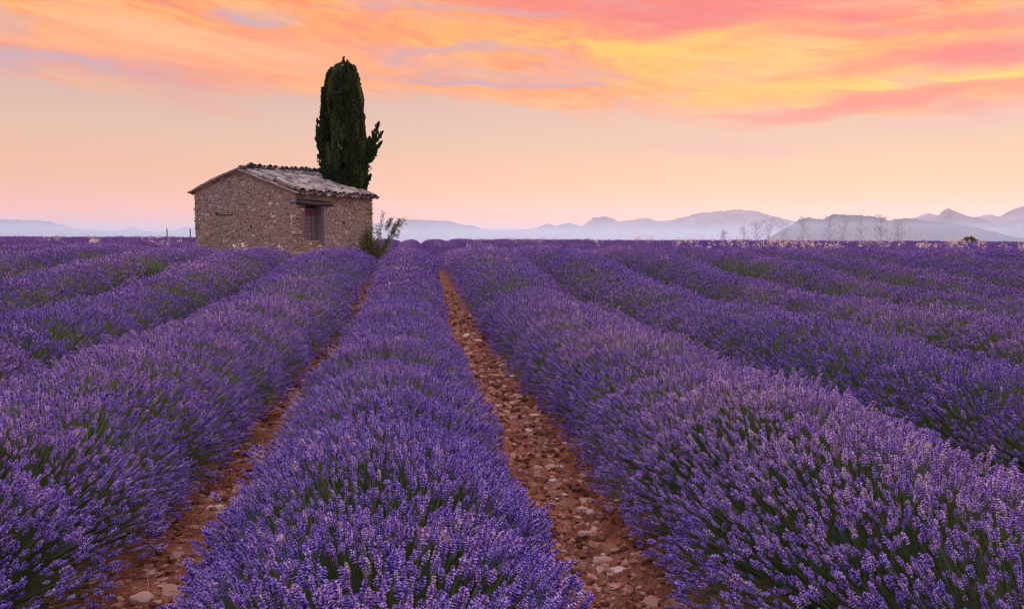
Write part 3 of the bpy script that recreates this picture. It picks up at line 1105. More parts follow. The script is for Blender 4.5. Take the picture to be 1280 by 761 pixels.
# door wall (outward +x in local)
bm = bmesh.new()
prism(bm, [Vector(Lc(0, 0.003, ZG - .4)), Vector(Lc(0, GL, ZG - .4)), Vector(Lc(0, GL, ZE + .04)), Vector(Lc(0, 0.003, ZE - .003))], Vector((-T, 0, 0)))
dwall = obj_bm('door_wall', bm, M_wall, cabin)
cut = []
bm = bmesh.new()
box_bm(bm, Lc(0.8, DOOR[0], ZG - .6), Lc(-0.2, DOOR[1], DOOR[3]))
cut.append(obj_bm('cutter', bm, M_dark, cabin))
for d, z, a, b in HOLES_D:
    bm = bmesh.new()
    box_bm(bm, Lc(0.3, d - a, z - b), Lc(-0.1, d + a, z + b))
    cut.append(obj_bm('cutter', bm, M_dark, cabin))
boolean(dwall, cut)
mortar_attr(dwall.data, 0.48)
av = [(d, a, z, b) for d, z, a, b in HOLES_D] + [((DOOR[0] + DOOR[1]) / 2, (DOOR[1] - DOOR[0]) / 2 - 0.02, 1.6, 1.3), (0.9, 0.92, 2.88, 0.10)]
add_mesh(dwall, wall_stones(lambda u_, z_: Lc(0.0, u_, z_), GL, lambda u_: ZE, av, 0, (1, 0, 0), 9))


# corner stones (quoins) on the three visible corners, one mesh per corner
def quoins(g, d, ztop, seed):
    r = np.random.default_rng(seed)
    Vs = []
    z = ZG - 0.2
    lib = [rock(s + 40, 0.85, 2) for s in range(4)]
    while z < ztop - 0.05:
        h_ = r.uniform(.05, .10)
        q = lib[r.integers(0, 4)]
        M = np.zeros((1, 3, 3))
        M[0] = np.diag([r.uniform(.10, .19), r.uniform(.10, .19), h_ * 0.66])
        sgx = 1 if g > 1 else -1
        sgy = -1 if d > 1 else 1
        P = np.array([Lc(g, d, z + h_ / 2)]) + np.array([[sgx * r.uniform(.055, .10), sgy * r.uniform(.055, .10), 0]])
        Vs.append(stamp(q[0], q[1], M, P, None, {'tint': np.array([r.uniform(.2, .85)])}))
        z += h_
    V_, F_, A_ = join(Vs)
    mesh_np('corner_stones', V_, F_, M_wall, cabin, attrs=A_)


quoins(0, 0, ZE, 1)
quoins(GW, 0, ZEL, 2)
quoins(0, GL, ZE, 3)
# back and left walls
bm = bmesh.new()
prism(bm, [Vector(Lc(0.003, GL, ZG - .4)), Vector(Lc(GW, GL, ZG - .4)), Vector(Lc(GW, GL, ZEL)), Vector(Lc(AP, GL, ZR2)), Vector(Lc(0.003, GL, ZE))], Vector((0, -T, 0)))
o = obj_bm('rear_wall', bm, M_wall, cabin)
mortar_attr(o.data)
bm = bmesh.new()
prism(bm, [Vector(Lc(GW, T, ZG - .4)), Vector(Lc(GW, GL - T, ZG - .4)), Vector(Lc(GW, GL - T, ZEL - .01)), Vector(Lc(GW, T, ZEL - .01))], Vector((T, 0, 0)))
o = obj_bm('side_wall', bm, M_wall, cabin)
mortar_attr(o.data)

# door: planks recessed in the opening, pale far jamb, stone threshold, lintel beams
door = bpy.data.objects.new('door', None)
bm = bmesh.new()
zz = 1.50
pl = []
k = 0
nb = 5
w_ = (DOOR[1] - DOOR[0]) / nb
zb_ = 1.50
for i in range(8):
    hb = 0.15 + 0.02 * math.sin(i * 2.7)
    box_bm(bm, Lc(0.36, DOOR[0] + .004, zb_), Lc(0.315 - .012 * (i % 2), DOOR[1] - .004 - .03 * (i % 3 == 1), min(2.74, zb_ + hb - .012)))
    zb_ += hb
door = obj_bm('door', bm, M_door, cabin)
bm = bmesh.new()
box_bm(bm, Lc(0.302, DOOR[0] + .02, 2.45), Lc(0.280, DOOR[1] - .02, 2.58))
obj_bm('top_rail', bm, M_doorred, door)
bm = bmesh.new()
box_bm(bm, Lc(0.302, DOOR[1] - .26, 1.52), Lc(0.280, DOOR[1] - .16, 2.44))
obj_bm('batten', bm, M_door, door)
bm = bmesh.new()
box_bm(bm, Lc(0.40, DOOR[1] - 0.002, 0.9), Lc(-0.012, DOOR[1] + 0.03, 2.755))
box_bm(bm, Lc(0.03, DOOR[1] + 0.031, 0.9), Lc(-0.065, DOOR[1] + 0.10, 2.70))
o = obj_bm('jamb', bm, M_plaster, cabin)
mortar_attr(o.data, 0.6)
bm = bmesh.new()
box_bm(bm, Lc(-0.035, DOOR[0] - 0.012, 1.5), Lc(0.10, DOOR[0] + 0.012, 2.755))
o = obj_bm('jamb', bm, M_plaster, cabin)
mortar_attr(o.data, 0.5)
bm = bmesh.new()
box_bm(bm, Lc(0.40, DOOR[0] + .001, ZG - .3), Lc(0.14, DOOR[1] - .003, 1.49))
o = obj_bm('threshold', bm, M_wall, cabin)
mortar_attr(o.data, 0.5)
add_mesh(o, wall_stones(lambda u_, z_: Lc(0.14, u_ + DOOR[0], z_), DOOR[1] - DOOR[0], lambda u_: 1.47, [], 0, (1, 0, 0), 15))


def rough_beam(g0, g1, d0, d1, z0, z1, seed):
    bm = bmesh.new()
    n = 14
    rings = []
    for i in range(n + 1):
        d = d0 + (d1 - d0) * i / n
        ring = []
        for a in range(10):
            th = 2 * math.pi * a / 10
            cx, cz_ = math.cos(th), math.sin(th)
            k_ = 1 / max(abs(cx), abs(cz_)) * 0.86 + 0.14
            j = 1 + 0.10 * mnoise.noise(Vector((d * 3, a, seed)))
            ring.append(bm.verts.new(Lc((g0 + g1) / 2 + (g1 - g0) / 2 * cx * k_ * j, d, (z0 + z1) / 2 + (z1 - z0) / 2 * cz_ * k_ * j + .012 * math.sin(d * 4 + seed))))
        rings.append(ring)
    for i in range(n):
        for a in range(10):
            bm.faces.new((rings[i][a], rings[i][(a + 1) % 10], rings[i + 1][(a + 1) % 10], rings[i + 1][a]))
    bm.faces.new(rings[0])
    bm.faces.new(rings[-1][::-1])
    bmesh.ops.recalc_face_normals(bm, faces=bm.faces)
    return bm


obj_bm('lintel', rough_beam(-0.16, 0.30, 0.0, 1.86, 2.77, 2.925, 1), M_beam, cabin, True)
obj_bm('lintel', rough_beam(-0.10, 0.30, 0.03, 1.76, 2.93, 2.99, 5), M_beam, cabin, True)


# roof: under-boards and rows of half-round tiles on both slopes
def tile_template(L_=0.46, r0=0.135, r1=0.11, seg=7):
    Vv, Ff = [], []
    for iz, (yy_, rr_) in enumerate(((0, r0), (L_, r1))):
        for off_ in (0.0, -0.016):
            for s in range(seg + 1):
                th = math.pi * s / seg
                Vv.append(((rr_ + off_) * math.cos(th), yy_, (rr_ + off_) * math.sin(th) * 0.85))
    q = seg + 1
    for s in range(seg):
        Ff += [(s, s + 1, 2 * q + s + 1, 2 * q + s), (q + s + 1, q + s, 3 * q + s, 3 * q + s + 1),
               (s + 1, s, q + s, q + s + 1), (2 * q + s, 2 * q + s + 1, 3 * q + s + 1, 3 * q + s)]
    Ff += [(0, 2 * q, 3 * q, q), (seg, q + seg, 3 * q + seg, 2 * q + seg)]
    return np.array(Vv), np.array(Ff)


TT, TTF = tile_template()
OV_E, OV_G, OV_B = 0.21, -0.05, 0.04       # overhangs: eave, gable front, back


def slope_pts(side):
    zs0 = (ZE, ZE + .04) if side == 'near' else (ZEL, ZEL)
    g0 = 0.0 if side == 'near' else GW
    return g0, zs0


def roof_slope(side, seed):
    """Tiles of one slope; rows run from eave to ridge."""
    r = np.random.default_rng(seed)
    g0 = 0.0 if side == 'near' else GW
    sg = 1 if side == 'near' else -1
    Ls = []
    under = []
    ncol = int((GL + OV_G + OV_B) / 0.27)
    d_start = -OV_G
    parts_ = []
    for c in range(ncol + 1):
        d = d_start + (GL + OV_G + OV_B) * c / ncol
        f_ = min(1, max(0, d / GL))
        ze = (ZE + 0.04 * f_) if side == 'near' else ZEL
        zr = ZR + (ZR2 - ZR) * f_
        run = AP if side == 'near' else GW - AP
        sl_ = (zr - ze) / run
        eave = np.array([g0 - sg * OV_E, ze - sl_ * OV_E + 0.05])
        ridge = np.array([AP, zr + 0.05])
        vec = ridge - eave
        ln = np.linalg.norm(vec)
        dirn = vec / ln
        nt = int(ln / 0.35)
        for layer in (0, 1):
            dd = d + (0 if layer == 0 else 0.5 * (GL + OV_G + OV_B) / ncol)
            if layer == 1 and c == ncol: continue
            for i in range(nt + 1):
                p = eave + dirn * (i * 0.35 + r.uniform(-.07, .07) - (0.0 if layer else 0.04))
                sag = -0.035 * math.sin(math.pi * min(1, i / nt)) + r.uniform(-.006, .010) + 0.03 * mnoise.noise(Vector((dd * 1.2, i * .5, seed)))
                D3 = np.array([-dirn[0], 0, dirn[1]])
                D3 = D3 + np.array([0, r.normal(0, .075), (0.05 if layer else 0.02) + r.normal(0, .015)])
                D3 /= np.linalg.norm(D3)
                side_ = np.array([0, 1.0, 0])
                up = np.cross(side_, D3) * (1 if True else 1)
                if up[2] < 0: up = -up
                side_ = np.cross(D3, up)
                if layer == 0:       # channel tile, turned hollow side up
                    Mx = np.stack([side_, D3, -up], 1)
                    hgt = 0.055
                else:
                    Mx = np.stack([side_, D3, up], 1)
                    hgt = 0.03
                sc = r.uniform(.95, 1.08)
                pos = np.array(Lc(p[0], dd + r.normal(0, .008), p[1] + sag)) + up * hgt
                parts_.append((Mx * sc, pos, r.beta(1.1, 1.0)))
    M = np.array([p[0] for p in parts_])
    P = np.array([p[1] for p in parts_])
    ti = np.array([p[2] for p in parts_])
    arr = [stamp(TT, TTF, M, P, None, {'tint': ti})]
    V_, F_, A_ = join(arr)
    o_ = mesh_np('roof_tiles', V_, F_, M_tile, cabin, attrs=A_, smooth=False)
    return o_


rt = roof_slope('near', 3)
rt2 = roof_slope('far', 4)
# mortar bed under the tiles
for side in ('near', 'far'):
    g0 = 0.0 if side == 'near' else GW
    sg = 1 if side == 'near' else -1
    bm = bmesh.new()
    vs_ = []
    for d, f_ in ((0.02, 0), (GL + OV_B * .7, 1)):
        ze = (ZE + 0.04 * f_) if side == 'near' else ZEL
        zr = ZR + (ZR2 - ZR) * f_
        sl_ = (zr - ze) / (AP if side == 'near' else GW - AP)
        vs_.append(Vector(Lc(g0 - sg * OV_E * .75, d, ze - sl_ * OV_E * .75)))
        vs_.append(Vector(Lc(AP, d, zr)))
    pts = [vs_[0], vs_[1], vs_[3], vs_[2]]
    prism(bm, pts, Vector((0, 0, 0.05)))
    o = obj_bm('roof_bed', bm, M_wall, cabin)
    mortar_attr(o.data, 0.15)
# ridge caps and verge tiles bedded in mortar
parts_ = []
r = np.random.default_rng(8)
for i in range(13):
    f_ = i / 12
    d = -0.04 + (GL + OV_B - .26) * f_
    Mx = np.array([[1.15, 0, 0], [0, 1.1, 0.0], [0, 0.07, 1.1]]) @ np.diag([r.uniform(.95, 1.1)] * 3)
    parts_.append((Mx, np.array(Lc(AP, d, ZR + (ZR2 - ZR) * f_ + 0.06 + r.uniform(-.01, .02))), r.uniform(.3, .8)))
V_, F_, A_ = stamp(TT, TTF, np.array([p[0] for p in parts_]), np.array([p[1] for p in parts_]), None, {'tint': np.array([p[2] for p in parts_])})
mesh_np('ridge_tiles', V_, F_, M_tile, cabin, attrs=A_)
vr_ = []
lib = [rock(s + 70, 0.5, 2) for s in range(4)]
for (ga, za, gb, zb, n) in ((-OV_E, ZE - 0.09, AP, ZR, 30), (GW + OV_E, ZEL - 0.09, AP, ZR, 30)):
    for i in range(n):
        f_ = (i + .5) / n
        q = lib[i % 4]
        a = math.atan2(zb - za, -(gb - ga))
        Mx = np.array([[math.cos(a), 0, -math.sin(a)], [0, 1, 0], [math.sin(a), 0, math.cos(a)]]) @ np.diag([r.uniform(.08, .16), r.uniform(.09, .13), r.uniform(.05, .085) + (.03 if ga > 1 else 0) + (.05 * math.sin(math.pi * f_) if ga > 1 else 0)])
        vr_.append(stamp(q[0], q[1], Mx[None], np.array([Lc(ga + (gb - ga) * f_, -0.05, za + (zb - za) * f_ + (0.10 + 0.05 * math.sin(math.pi * f_) if ga > 1 else 0.03) + r.uniform(-.01, .012))]), None, {'tint': np.array([r.uniform(.1, .7)])}))
V_, F_, A_ = join(vr_)
mesh_np('verge_stones', V_, F_, M_wall, cabin, attrs=A_)
# loose flat stones weighing down the tiles on the near slope
for i in range(40):
    gg, dd = r.uniform(0.1, AP - .1), r.uniform(0, GL)
    f_ = dd / GL
    ze, zr = ZE + .04 * f_, ZR + (ZR2 - ZR) * f_
    z_ = ze + (zr - ze) * gg / AP + 0.17
    q = lib[i % 4]
    Mx = frames(np.array([[0.38 + r.normal(0, .05), r.normal(0, .08), 1.0]]))[0] @ np.diag([r.uniform(.06, .13), r.uniform(.06, .12), r.uniform(.03, .055)])
    V_, F_, A_ = stamp(q[0], q[1], Mx[None], np.array([[0, 0, 0.0]]), None, {'tint': np.array([r.uniform(.4, .9)])})
    o = mesh_np('roof_stone', V_, F_, M_tile, cabin, attrs=A_)
    o.location = Lc(gg, dd, z_ - 0.03)

# ------------------------------------------------------------------ cypress behind the cabin
M_cyp = leafy('cypress_foliage', lambda t: t.ramp(attr(t, 'tint'), [(0.0, (0.007, 0.014, 0.004)), (0.45, (0.028, 0.050, 0.012)), (0.8, (0.075, 0.115, 0.025)), (1.0, (0.14, 0.15, 0.04))]), 0.6, 0.25)
M_bark = wood_mat('bark', (0.06, 0.04, 0.028), (0.16, 0.11, 0.08), (20, 20, 3))
cp = camframe(-6.95, 32.5)
cz0 = float(terrain(cp.x, cp.y))
cyp = empty('cypress_tree', (cp.x, cp.y, cz0), 'tall dark columnar cypress behind the cabin, with one side shoot on the right', 'tree')


def tube_mesh(paths, seg=7):
    """Tapered tubes: list of (points, radii)."""
    Vv, Ff = [], []
    for pts, rr_ in paths:
        b0 = len(Vv)
        for i, (p, r_) in enumerate(zip(pts, rr_)):
            p = np.array(p, float)
            t_ = np.array(pts[min(i + 1, len(pts) - 1)], float) - np.array(pts[max(i - 1, 0)], float)
            t_ /= np.linalg.norm(t_) + 1e-9
            a = np.cross(t_, [0.3, 1, 0.1]); a /= np.linalg.norm(a)
            b = np.cross(t_, a)
            for s in range(seg):
                th = 2 * math.pi * s / seg
                Vv.append(p + r_ * (a * math.cos(th) + b * math.sin(th)))
        for i in range(len(pts) - 1):
            for s in range(seg):
                s2 = (s + 1) % seg
                Ff.append((b0 + i * seg + s, b0 + i * seg + s2, b0 + (i + 1) * seg + s2, b0 + (i + 1) * seg + s))
    return np.array(Vv), np.array(Ff)


Vt, Ft = tube_mesh([([(0, 0, -.2), (0.03, 0, 1.2), (0, .03, 3), (0.02, 0, 6.5), (0, 0, 8.3)], [.20, .16, .13, .06, .015]),
                    ([(0.05, 0, 2.0), (0.5, -.1, 3.0), (0.72, -.1, 3.8), (1.0, -.1, 4.8), (1.3, -.1, 5.7)], [.06, .05, .04, .025, .008])])
mesh_np('trunk', Vt, Ft, M_bark, cyp, smooth=True)

cr_ = np.random.default_rng(5)
CT = 8.62 - cz0 + 0.55      # crown top above the base, set below by the silhouette
HT = H + 212 * 32.5 / F - cz0
prof_z = np.array([0.6, 1.2, 2.2, 3.2, 4.2, 4.9, 5.6, 6.4, 7.2, 7.8, HT - .12, HT])
prof_l = np.array([0.3, 0.8, 1.0, 1.03, 1.15, 1.26, 1.06, 0.95, 0.86, 0.70, 0.42, 0.12])
prof_r = np.array([0.3, 0.5, 0.60, 0.80, 0.90, 0.80, 0.74, 0.68, 0.56, 0.46, 0.32, 0.1])
pts_c, dir_c, ti_c = [], [], []
nfl = 900
for i in range(nfl):         # upright plumes, each a slim flame of sprays
    z0 = 0.5 + (HT - 1.25) * cr_.random() ** 0.9
    a = cr_.uniform(0, 2 * np.pi)
    pl_ = np.interp(z0, prof_z, prof_l); pr_ = np.interp(z0, prof_z, prof_r)
    rx = pr_ if math.cos(a) > 0 else pl_
    ry = 0.5 * (pl_ + pr_)
    k_ = cr_.uniform(0.55, 0.93)
    hgt = cr_.uniform(0.5, 1.15)
    lean = 0.08 + 0.20 * cr_.random() ** 2
    cx_, cy__ = rx * k_ * math.cos(a), ry * k_ * math.sin(a)
    n = 170
    t_ = cr_.random(n)
    rad_ = (0.115 * np.sin(np.pi * (0.12 + 0.88 * t_)) ** 0.8) * cr_.random(n) ** 0.4
    b = cr_.uniform(0, 2 * np.pi, n)
    z = z0 + t_ * hgt
    lim_l = np.interp(z, prof_z, prof_l); lim_r = np.interp(z, prof_z, prof_r)
    x = cx_ + rad_ * np.cos(b) + lean * t_ * math.cos(a)
    y = cy__ + rad_ * np.sin(b) + lean * t_ * math.sin(a)
    lim = 0.94 * np.where(x > 0, lim_r, lim_l) * cr_.uniform(0.94, 1.12) * (1 + 0.22 * cr_.random() ** 2)
    rr_ = np.hypot(x, y)
    s_ = np.minimum(1, lim / np.maximum(rr_, 1e-3))
    x, y = x * s_, y * s_
    ok = z < HT - 0.12 + 0.42 * cr_.random() ** 1.5 - 0.15 * (x / 0.6) ** 2
    pts_c.append(np.stack([x, y, z], -1)[ok])
    dd_ = np.stack([0.35 * np.cos(b) + 0.2 * math.cos(a) + cr_.normal(0, .2, n), 0.35 * np.sin(b) + 0.2 * math.sin(a) + cr_.normal(0, .2, n), 1 + 0 * b], -1)
    dir_c.append(dd_[ok])
    ti_c.append(np.clip(cr_.normal((.45 + cr_.normal(0, .24)), .15, n), 0, 1)[ok])
# side shoot
side_pts = [((0.55, 3.1), (0.85, 4.3), .15), ((.68, 3.6), (1.02, 4.9), .14), ((.85, 4.3), (1.22, 5.4), .12), ((1.0, 4.8), (1.36, 5.95), .10), ((1.0, 4.6), (1.48, 5.15), .07),
            ((.68, 4.2), (.80, 5.05), .07), ((.8, 4.5), (1.0, 5.35), .07), ((.65, 3.2), (1.02, 3.8), .08), ((.5, 2.9), (.86, 3.45), .09), ((1.1, 5.0), (1.52, 5.55), .06), ((.95, 4.3), (1.25, 4.75), .07)]
for (a_, b_, w_) in side_pts:
    n = 420
    t_ = cr_.random(n)
    b = cr_.uniform(0, 2 * np.pi, n)
    rr_ = w_ * 1.35 * np.sin(np.pi * (0.15 + 0.83 * t_)) * cr_.random(n) ** 0.7 * (1 + 0.5 * np.sin(t_ * 23))
    x = a_[0] + (b_[0] - a_[0]) * t_ + rr_ * np.cos(b)
    z = a_[1] + (b_[1] - a_[1]) * t_ + 0.3 * rr_ * np.sin(b * 2)
    pts_c.append(np.stack([x, rr_ * np.sin(b) - 0.1, z], -1))
    dir_c.append(np.stack([0.4 * np.cos(b) + (b_[0] - a_[0]), 0.4 * np.sin(b), 1 + 0 * b], -1))
    ti_c.append(np.clip(cr_.normal(.5, .2, n), 0, 1))
PC, DC, TC = np.concatenate(pts_c), np.concatenate(dir_c), np.concatenate(ti_c)
n = len(PC)
ll = cr_.uniform(.05, .13, n)
Mc = scale_cols(frames(DC), ll * 0.20, ll * 0.20, ll)
LF2 = (np.array([(-1, 0, 0), (1, 0, 0), (1.4, .3, .5), (0, 0.5, 1), (-1.4, .3, .5)], float), np.array([(0, 1, 2), (0, 2, 4), (4, 2, 3)]))
V_, F_, A_ = stamp(LF2[0], LF2[1], Mc, PC, None, {'tint': TC})
# turn the crown so its x axis is the camera's right
rotm = np.array([[CR.x, CF.x, 0], [CR.y, CF.y, 0], [0, 0, 1]])
V_ = V_ @ rotm.T
crown = mesh_np('crown', V_, F_, M_cyp, cyp, attrs=A_)

# ------------------------------------------------------------------ shrub at the far corner of the cabin
M_shr = leafy('shrub_leaf', lambda t: t.ramp(attr(t, 'tint'), [(0.0, (0.04, 0.065, 0.018)), (0.6, (0.11, 0.15, 0.04)), (0.85, (0.12, 0.12, 0.04)), (1.0, (0.25, 0.12, 0.08))]), 0.6, 0.35)
M_twig = mat('twig')[0]
M_twig.node_tree.nodes['Principled BSDF'].inputs['Base Color'].default_value = (0.10, 0.06, 0.045, 1)


def shrub(name, loc, branches, leaf_n, leaf_s, mats, label, cat, group=None, seed=1, dense=None, parent_names=('stems', 'leaves')):
    """Branches are (start, end, bow, radius, leaf spread); dense = list of leaf clumps (x, y, z, r, n)."""
    r = np.random.default_rng(seed)
    root = empty(name, loc, label, cat, group)
    paths, lp, ld, lt = [], [], [], []
    for (a, b, bow, rd, spr, tb) in branches:
        a, b = np.array(a, float), np.array(b, float)
        P_ = []
        for i in range(7):
            t_ = i / 6
            P_.append(tuple(a + (b - a) * t_ + np.array([0, 0, bow]) * math.sin(math.pi * t_) + r.normal(0, .015, 3) * (0 < i)))
        paths.append((P_, [rd * (1 - 0.85 * i / 6) for i in range(7)]))
        n_ = int(leaf_n)
        t_ = r.uniform(0.15, 1.02, n_)
        P_ = np.array(P_)
        pos = np.stack([np.interp(t_, np.linspace(0, 1, 7), P_[:, c]) for c in range(3)], -1) + r.normal(0, spr, (n_, 3))
        lp.append(pos); ld.append(r.normal(0, 1, (n_, 3)) + np.array([0, 0, .6])); lt.append(np.clip(r.normal(tb, .16, n_), 0, 1))
    for (x, y, z, rr_, n_) in (dense or []):
        q = r.normal(0, 1, (n_, 3)); q /= np.linalg.norm(q, axis=1, keepdims=True)
        q *= rr_ * r.random((n_, 1)) ** 0.4
        lp.append(np.array([x, y, z]) + q * np.array([1, 1, 1.1])); ld.append(q / rr_ + r.normal(0, .5, (n_, 3)) + np.array([0, 0, .5])); lt.append(np.clip(r.normal(.42, .2, n_), 0, 1))
    V_, F_ = tube_mesh(paths, 4)
    mesh_np(parent_names[0], V_ @ rotm.T, F_, mats[0], root)
    P_, D_, T_ = np.concatenate(lp), np.concatenate(ld), np.concatenate(lt)
    n_ = len(P_)
    l2 = r.uniform(.6, 1.3, n_) * leaf_s
    V_, F_, A_ = stamp(LF2[0], LF2[1], scale_cols(frames(D_), l2 * .28, l2 * .28, l2), P_, None, {'tint': T_})
    mesh_np(parent_names[1], V_ @ rotm.T, F_, mats[1], root, attrs=A_)
    return root


sc_ = C0 + E2 * 4.02 + camframe(math.cos(TH), -math.sin(TH)) * 0.45
sz_ = float(terrain(sc_.x, sc_.y))
br = [((0, 0, 0), (1.18, 0, 1.95), .30, .022, .07, .75), ((0, 0, 0), (1.05, .1, 1.75), .35, .02, .07, .7), ((0, 0, 0.2), (.95, 0, 1.35), .25, .018, .08, .55),
      ((0, 0, 0), (0.30, 0, 2.20), .1, .02, .06, .55), ((0, 0, 0), (-.35, .1, 1.5), .1, .02, .09, .35), ((0, 0, 0), (.5, -.1, .95), .2, .02, .1, .6), ((0, 0, 0), (.1, 0, 1.6), .1, .02, .08, .4),
      ((.6, 0, 1.3), (.98, .1, 1.95), .05, .01, .05, .8), ((.4, 0, 1.4), (.65, .0, 1.95), .05, .01, .05, .7)]
dn = [(-.30, 0, .45, .42, 1000), (-.35, 0, .95, .32, 520), (-.12, 0, .8, .28, 300), (-.25, 0, 1.35, .24, 200), (-.85, -.1, .3, .30, 500), (.20, -.1, .35, .28, 400)]
shrub('shrub', (sc_.x, sc_.y, sz_), br, 260, 0.05, (M_twig, M_shr), 'leafy green shrub with arching reddish shoots at the right corner of the stone cabin', 'shrub', None, 3, dn)

# ------------------------------------------------------------------ pale dried weeds, small grass tufts, far bush, posts
M_pale = leafy('pale_seed_head', lambda t: t.ramp(attr(t, 'tint'), [(0.0, (0.50, 0.38, 0.32)), (0.6, (0.74, 0.62, 0.52)), (1.0, (0.88, 0.80, 0.70))]), 0.7, 0.3)
M_straw = mat('straw')[0]
M_straw.node_tree.nodes['Principled BSDF'].inputs['Base Color'].default_value = (0.30, 0.22, 0.14, 1)


def weed_meshes(seed):
    r = np.random.default_rng(seed)
    paths, P_ = [], []
    for i in range(r.integers(3, 6)):
        b = np.array([r.normal(0, .10), r.normal(0, .10), r.uniform(.55, .92)])
        paths.append(([(0, 0, 0), tuple(b * .5 + r.normal(0, .01, 3)), tuple(b)], [.006, .005, .003]))
        P_.append(b + r.normal(0, 1, (9, 3)) * np.array([.035, .035, .05]))
    V1, F1 = tube_mesh(paths, 3)
    P_ = np.concatenate(P_)
    n_ = len(P_)
    l2 = r.uniform(.022, .05, n_)
    V2, F2, A2 = stamp(LF2[0], LF2[1], scale_cols(frames(r.normal(0, 1, (n_, 3))), l2 * .4, l2 * .4, l2), P_, None, {'tint': r.random(n_)})
    return (V1, F1), (V2, F2, A2)


protos = []
for s_ in range(5):
    a, b = weed_meshes(s_ + 3)
    o1 = mesh_np('stalks', a[0], a[1], M_straw)
    o2 = mesh_np('seed_heads', b[0], b[1], M_pale, attrs=b[2])
    protos.append((o1.data, o2.data))
    bpy.data.objects.remove(o1); bpy.data.objects.remove(o2)


def weed(px, D, s, lab, grp):
    az = azel(px, 300)[0]
    x_, y_ = D * math.sin(az), D * math.cos(az)
    t_ = empty('dry_weed', (x_, y_, float(terrain(x_, y_))), lab, 'weed', grp)
    t_.rotation_euler = (0, 0, random.uniform(0, 6.28))
    t_.scale = (s * 1.2, s * 1.2, s)
    d1, d2 = random.choice(protos)
    for nm, d in (('stalks', d1), ('seed_heads', d2)):
        c = bpy.data.objects.new(nm, d)
        COL.objects.link(c)
        c.parent = t_


for i in range(120):
    weed(random.uniform(850, 1290) if i % 6 else random.uniform(560, 860), random.uniform(42, 66), random.uniform(1.0, 1.3), 'pale dried weed poking out of the lavender along the right horizon', 'pale weeds along the right horizon')
for i in range(24):
    weed(random.choice((60, 70, 112, 118, 160, 190, 205, 225)) + random.uniform(-9, 9), random.uniform(40, 62), random.uniform(0.95, 1.15), 'pale dried weed poking out of the lavender left of the cabin', 'pale weeds left of the cabin')
for px, D, lb in ((345, 25.2, 'white flowered weed in front of the cabin gable wall'), (398, 26.0, 'white flowered weed below the cabin door'), (612, 34, 'white flowered weed between two rows right of the cabin'),
                  (585, 38, 'pale weed at the far end of the first row right of the cabin'), (298, 21, 'white flowered weed in the second row left of the middle row')):
    weed(px, D, 0.98, lb, None)

M_grass = leafy('grass_blade', lambda t: t.ramp(attr(t, 'tint'), [(0.0, (0.035, 0.07, 0.018)), (1.0, (0.10, 0.17, 0.035))]), 0.55, 0.35)


def grass_tuft(x, y, r_, hgt, lab, seed, z0=0.25):
    r = np.random.default_rng(seed)
    n_ = 260
    t_ = empty('grass_tuft', (x, y, float(terrain(x, y)) + 0), lab, 'grass')
    P_ = np.stack([r.normal(0, r_ * .35, n_), r.normal(0, r_ * .35, n_), np.full(n_, z0)], -1)
    D_ = np.stack([r.normal(0, .38, n_), r.normal(0, .38, n_), np.ones(n_)], -1)
    l2 = r.uniform(.6, 1.1, n_) * (hgt - z0)
    T_, TF_ = (np.array([(-1, 0, 0), (1, 0, 0), (1, 0, .5), (-1, 0, .5), (0, .35, 1)], float), np.array([(0, 1, 2), (0, 2, 3), (3, 2, 4)]))
    P_[:, 2] = 0.02
    l2 = r.uniform(.65, 1.12, n_) * (hgt + 0.12)
    V_, F_, A_ = stamp(T_, TF_, scale_cols(frames(D_), np.full(n_, .005), l2 * .3, l2), P_, None, {'tint': r.random(n_)})
    mesh_np('blades', V_, F_, M_grass, t_, attrs=A_)


# tufts stand on the flanks of the rows, found by direction and distance
for px, D, r_, hgt, lb, sd_ in ((95, 10.8, .35, .72, 'green grass tuft in the third row at the left edge', 1), (915, 17.5, .40, .78, 'green grass tuft in the second row right of the middle row', 2),
                                (1115, 13.8, .42, .74, 'large green grass tuft between the rows at the right', 3), (1185, 12.0, .35, .72, 'green grass tuft in the row near the right edge', 4),
                                (185, 17.5, .3, .78, 'small green grass tuft in the row in front of the cabin left corner', 5)):
    az = azel(px, 380)[0]
    grass_tuft(D * math.sin(az), D * math.cos(az), r_, hgt, lb, sd_)

# far dark round bush on the right horizon
az = azel(1212, 300)[0]
x_, y_ = 120 * math.sin(az), 120 * math.cos(az)
shrub('bush', (x_, y_, float(terrain(x_, y_))), [((0, 0, 0), (.4, 0, 1.1), .1, .04, .2, .3), ((0, 0, 0), (-.4, 0, 1.0), .1, .04, .2, .3)], 60, .22, (M_twig, M_shr),
      'small dark round bush on the right horizon', 'bush', None, 9, [(0, 0, .75, .85, 1200), (.8, 0, .5, .7, 700), (-.8, 0, .5, .7, 700)])

M_post = wood_mat('post_wood', (0.06, 0.05, 0.05), (0.13, 0.11, 0.10), (10, 10, 1))
post_xy = []
for px, D, lb in ((209, 140, 'thin wooden post left of the cabin, the left one of two'), (238, 140, 'thin wooden post close to the left corner of the cabin')):
    az = azel(px, 300)[0]
    x_, y_ = D * math.sin(az), D * math.cos(az)
    z_ = float(terrain(x_, y_))
    p_ = empty('fence_post', (x_, y_, z_), lb, 'post')
    V_, F_ = tube_mesh([([(0, 0, -.3), (0.01, 0, 1.5), (0, 0, 3.05 - z_)], [.11, .10, .09])], 8)
    mesh_np('pole', V_, F_, M_post, p_)
    V_, F_ = tube_mesh([([(0, 0, 3.05 - z_), (0, 0, 3.13 - z_)], [.13, .02])], 8)
    mesh_np('cap', V_, F_, M_post, p_)

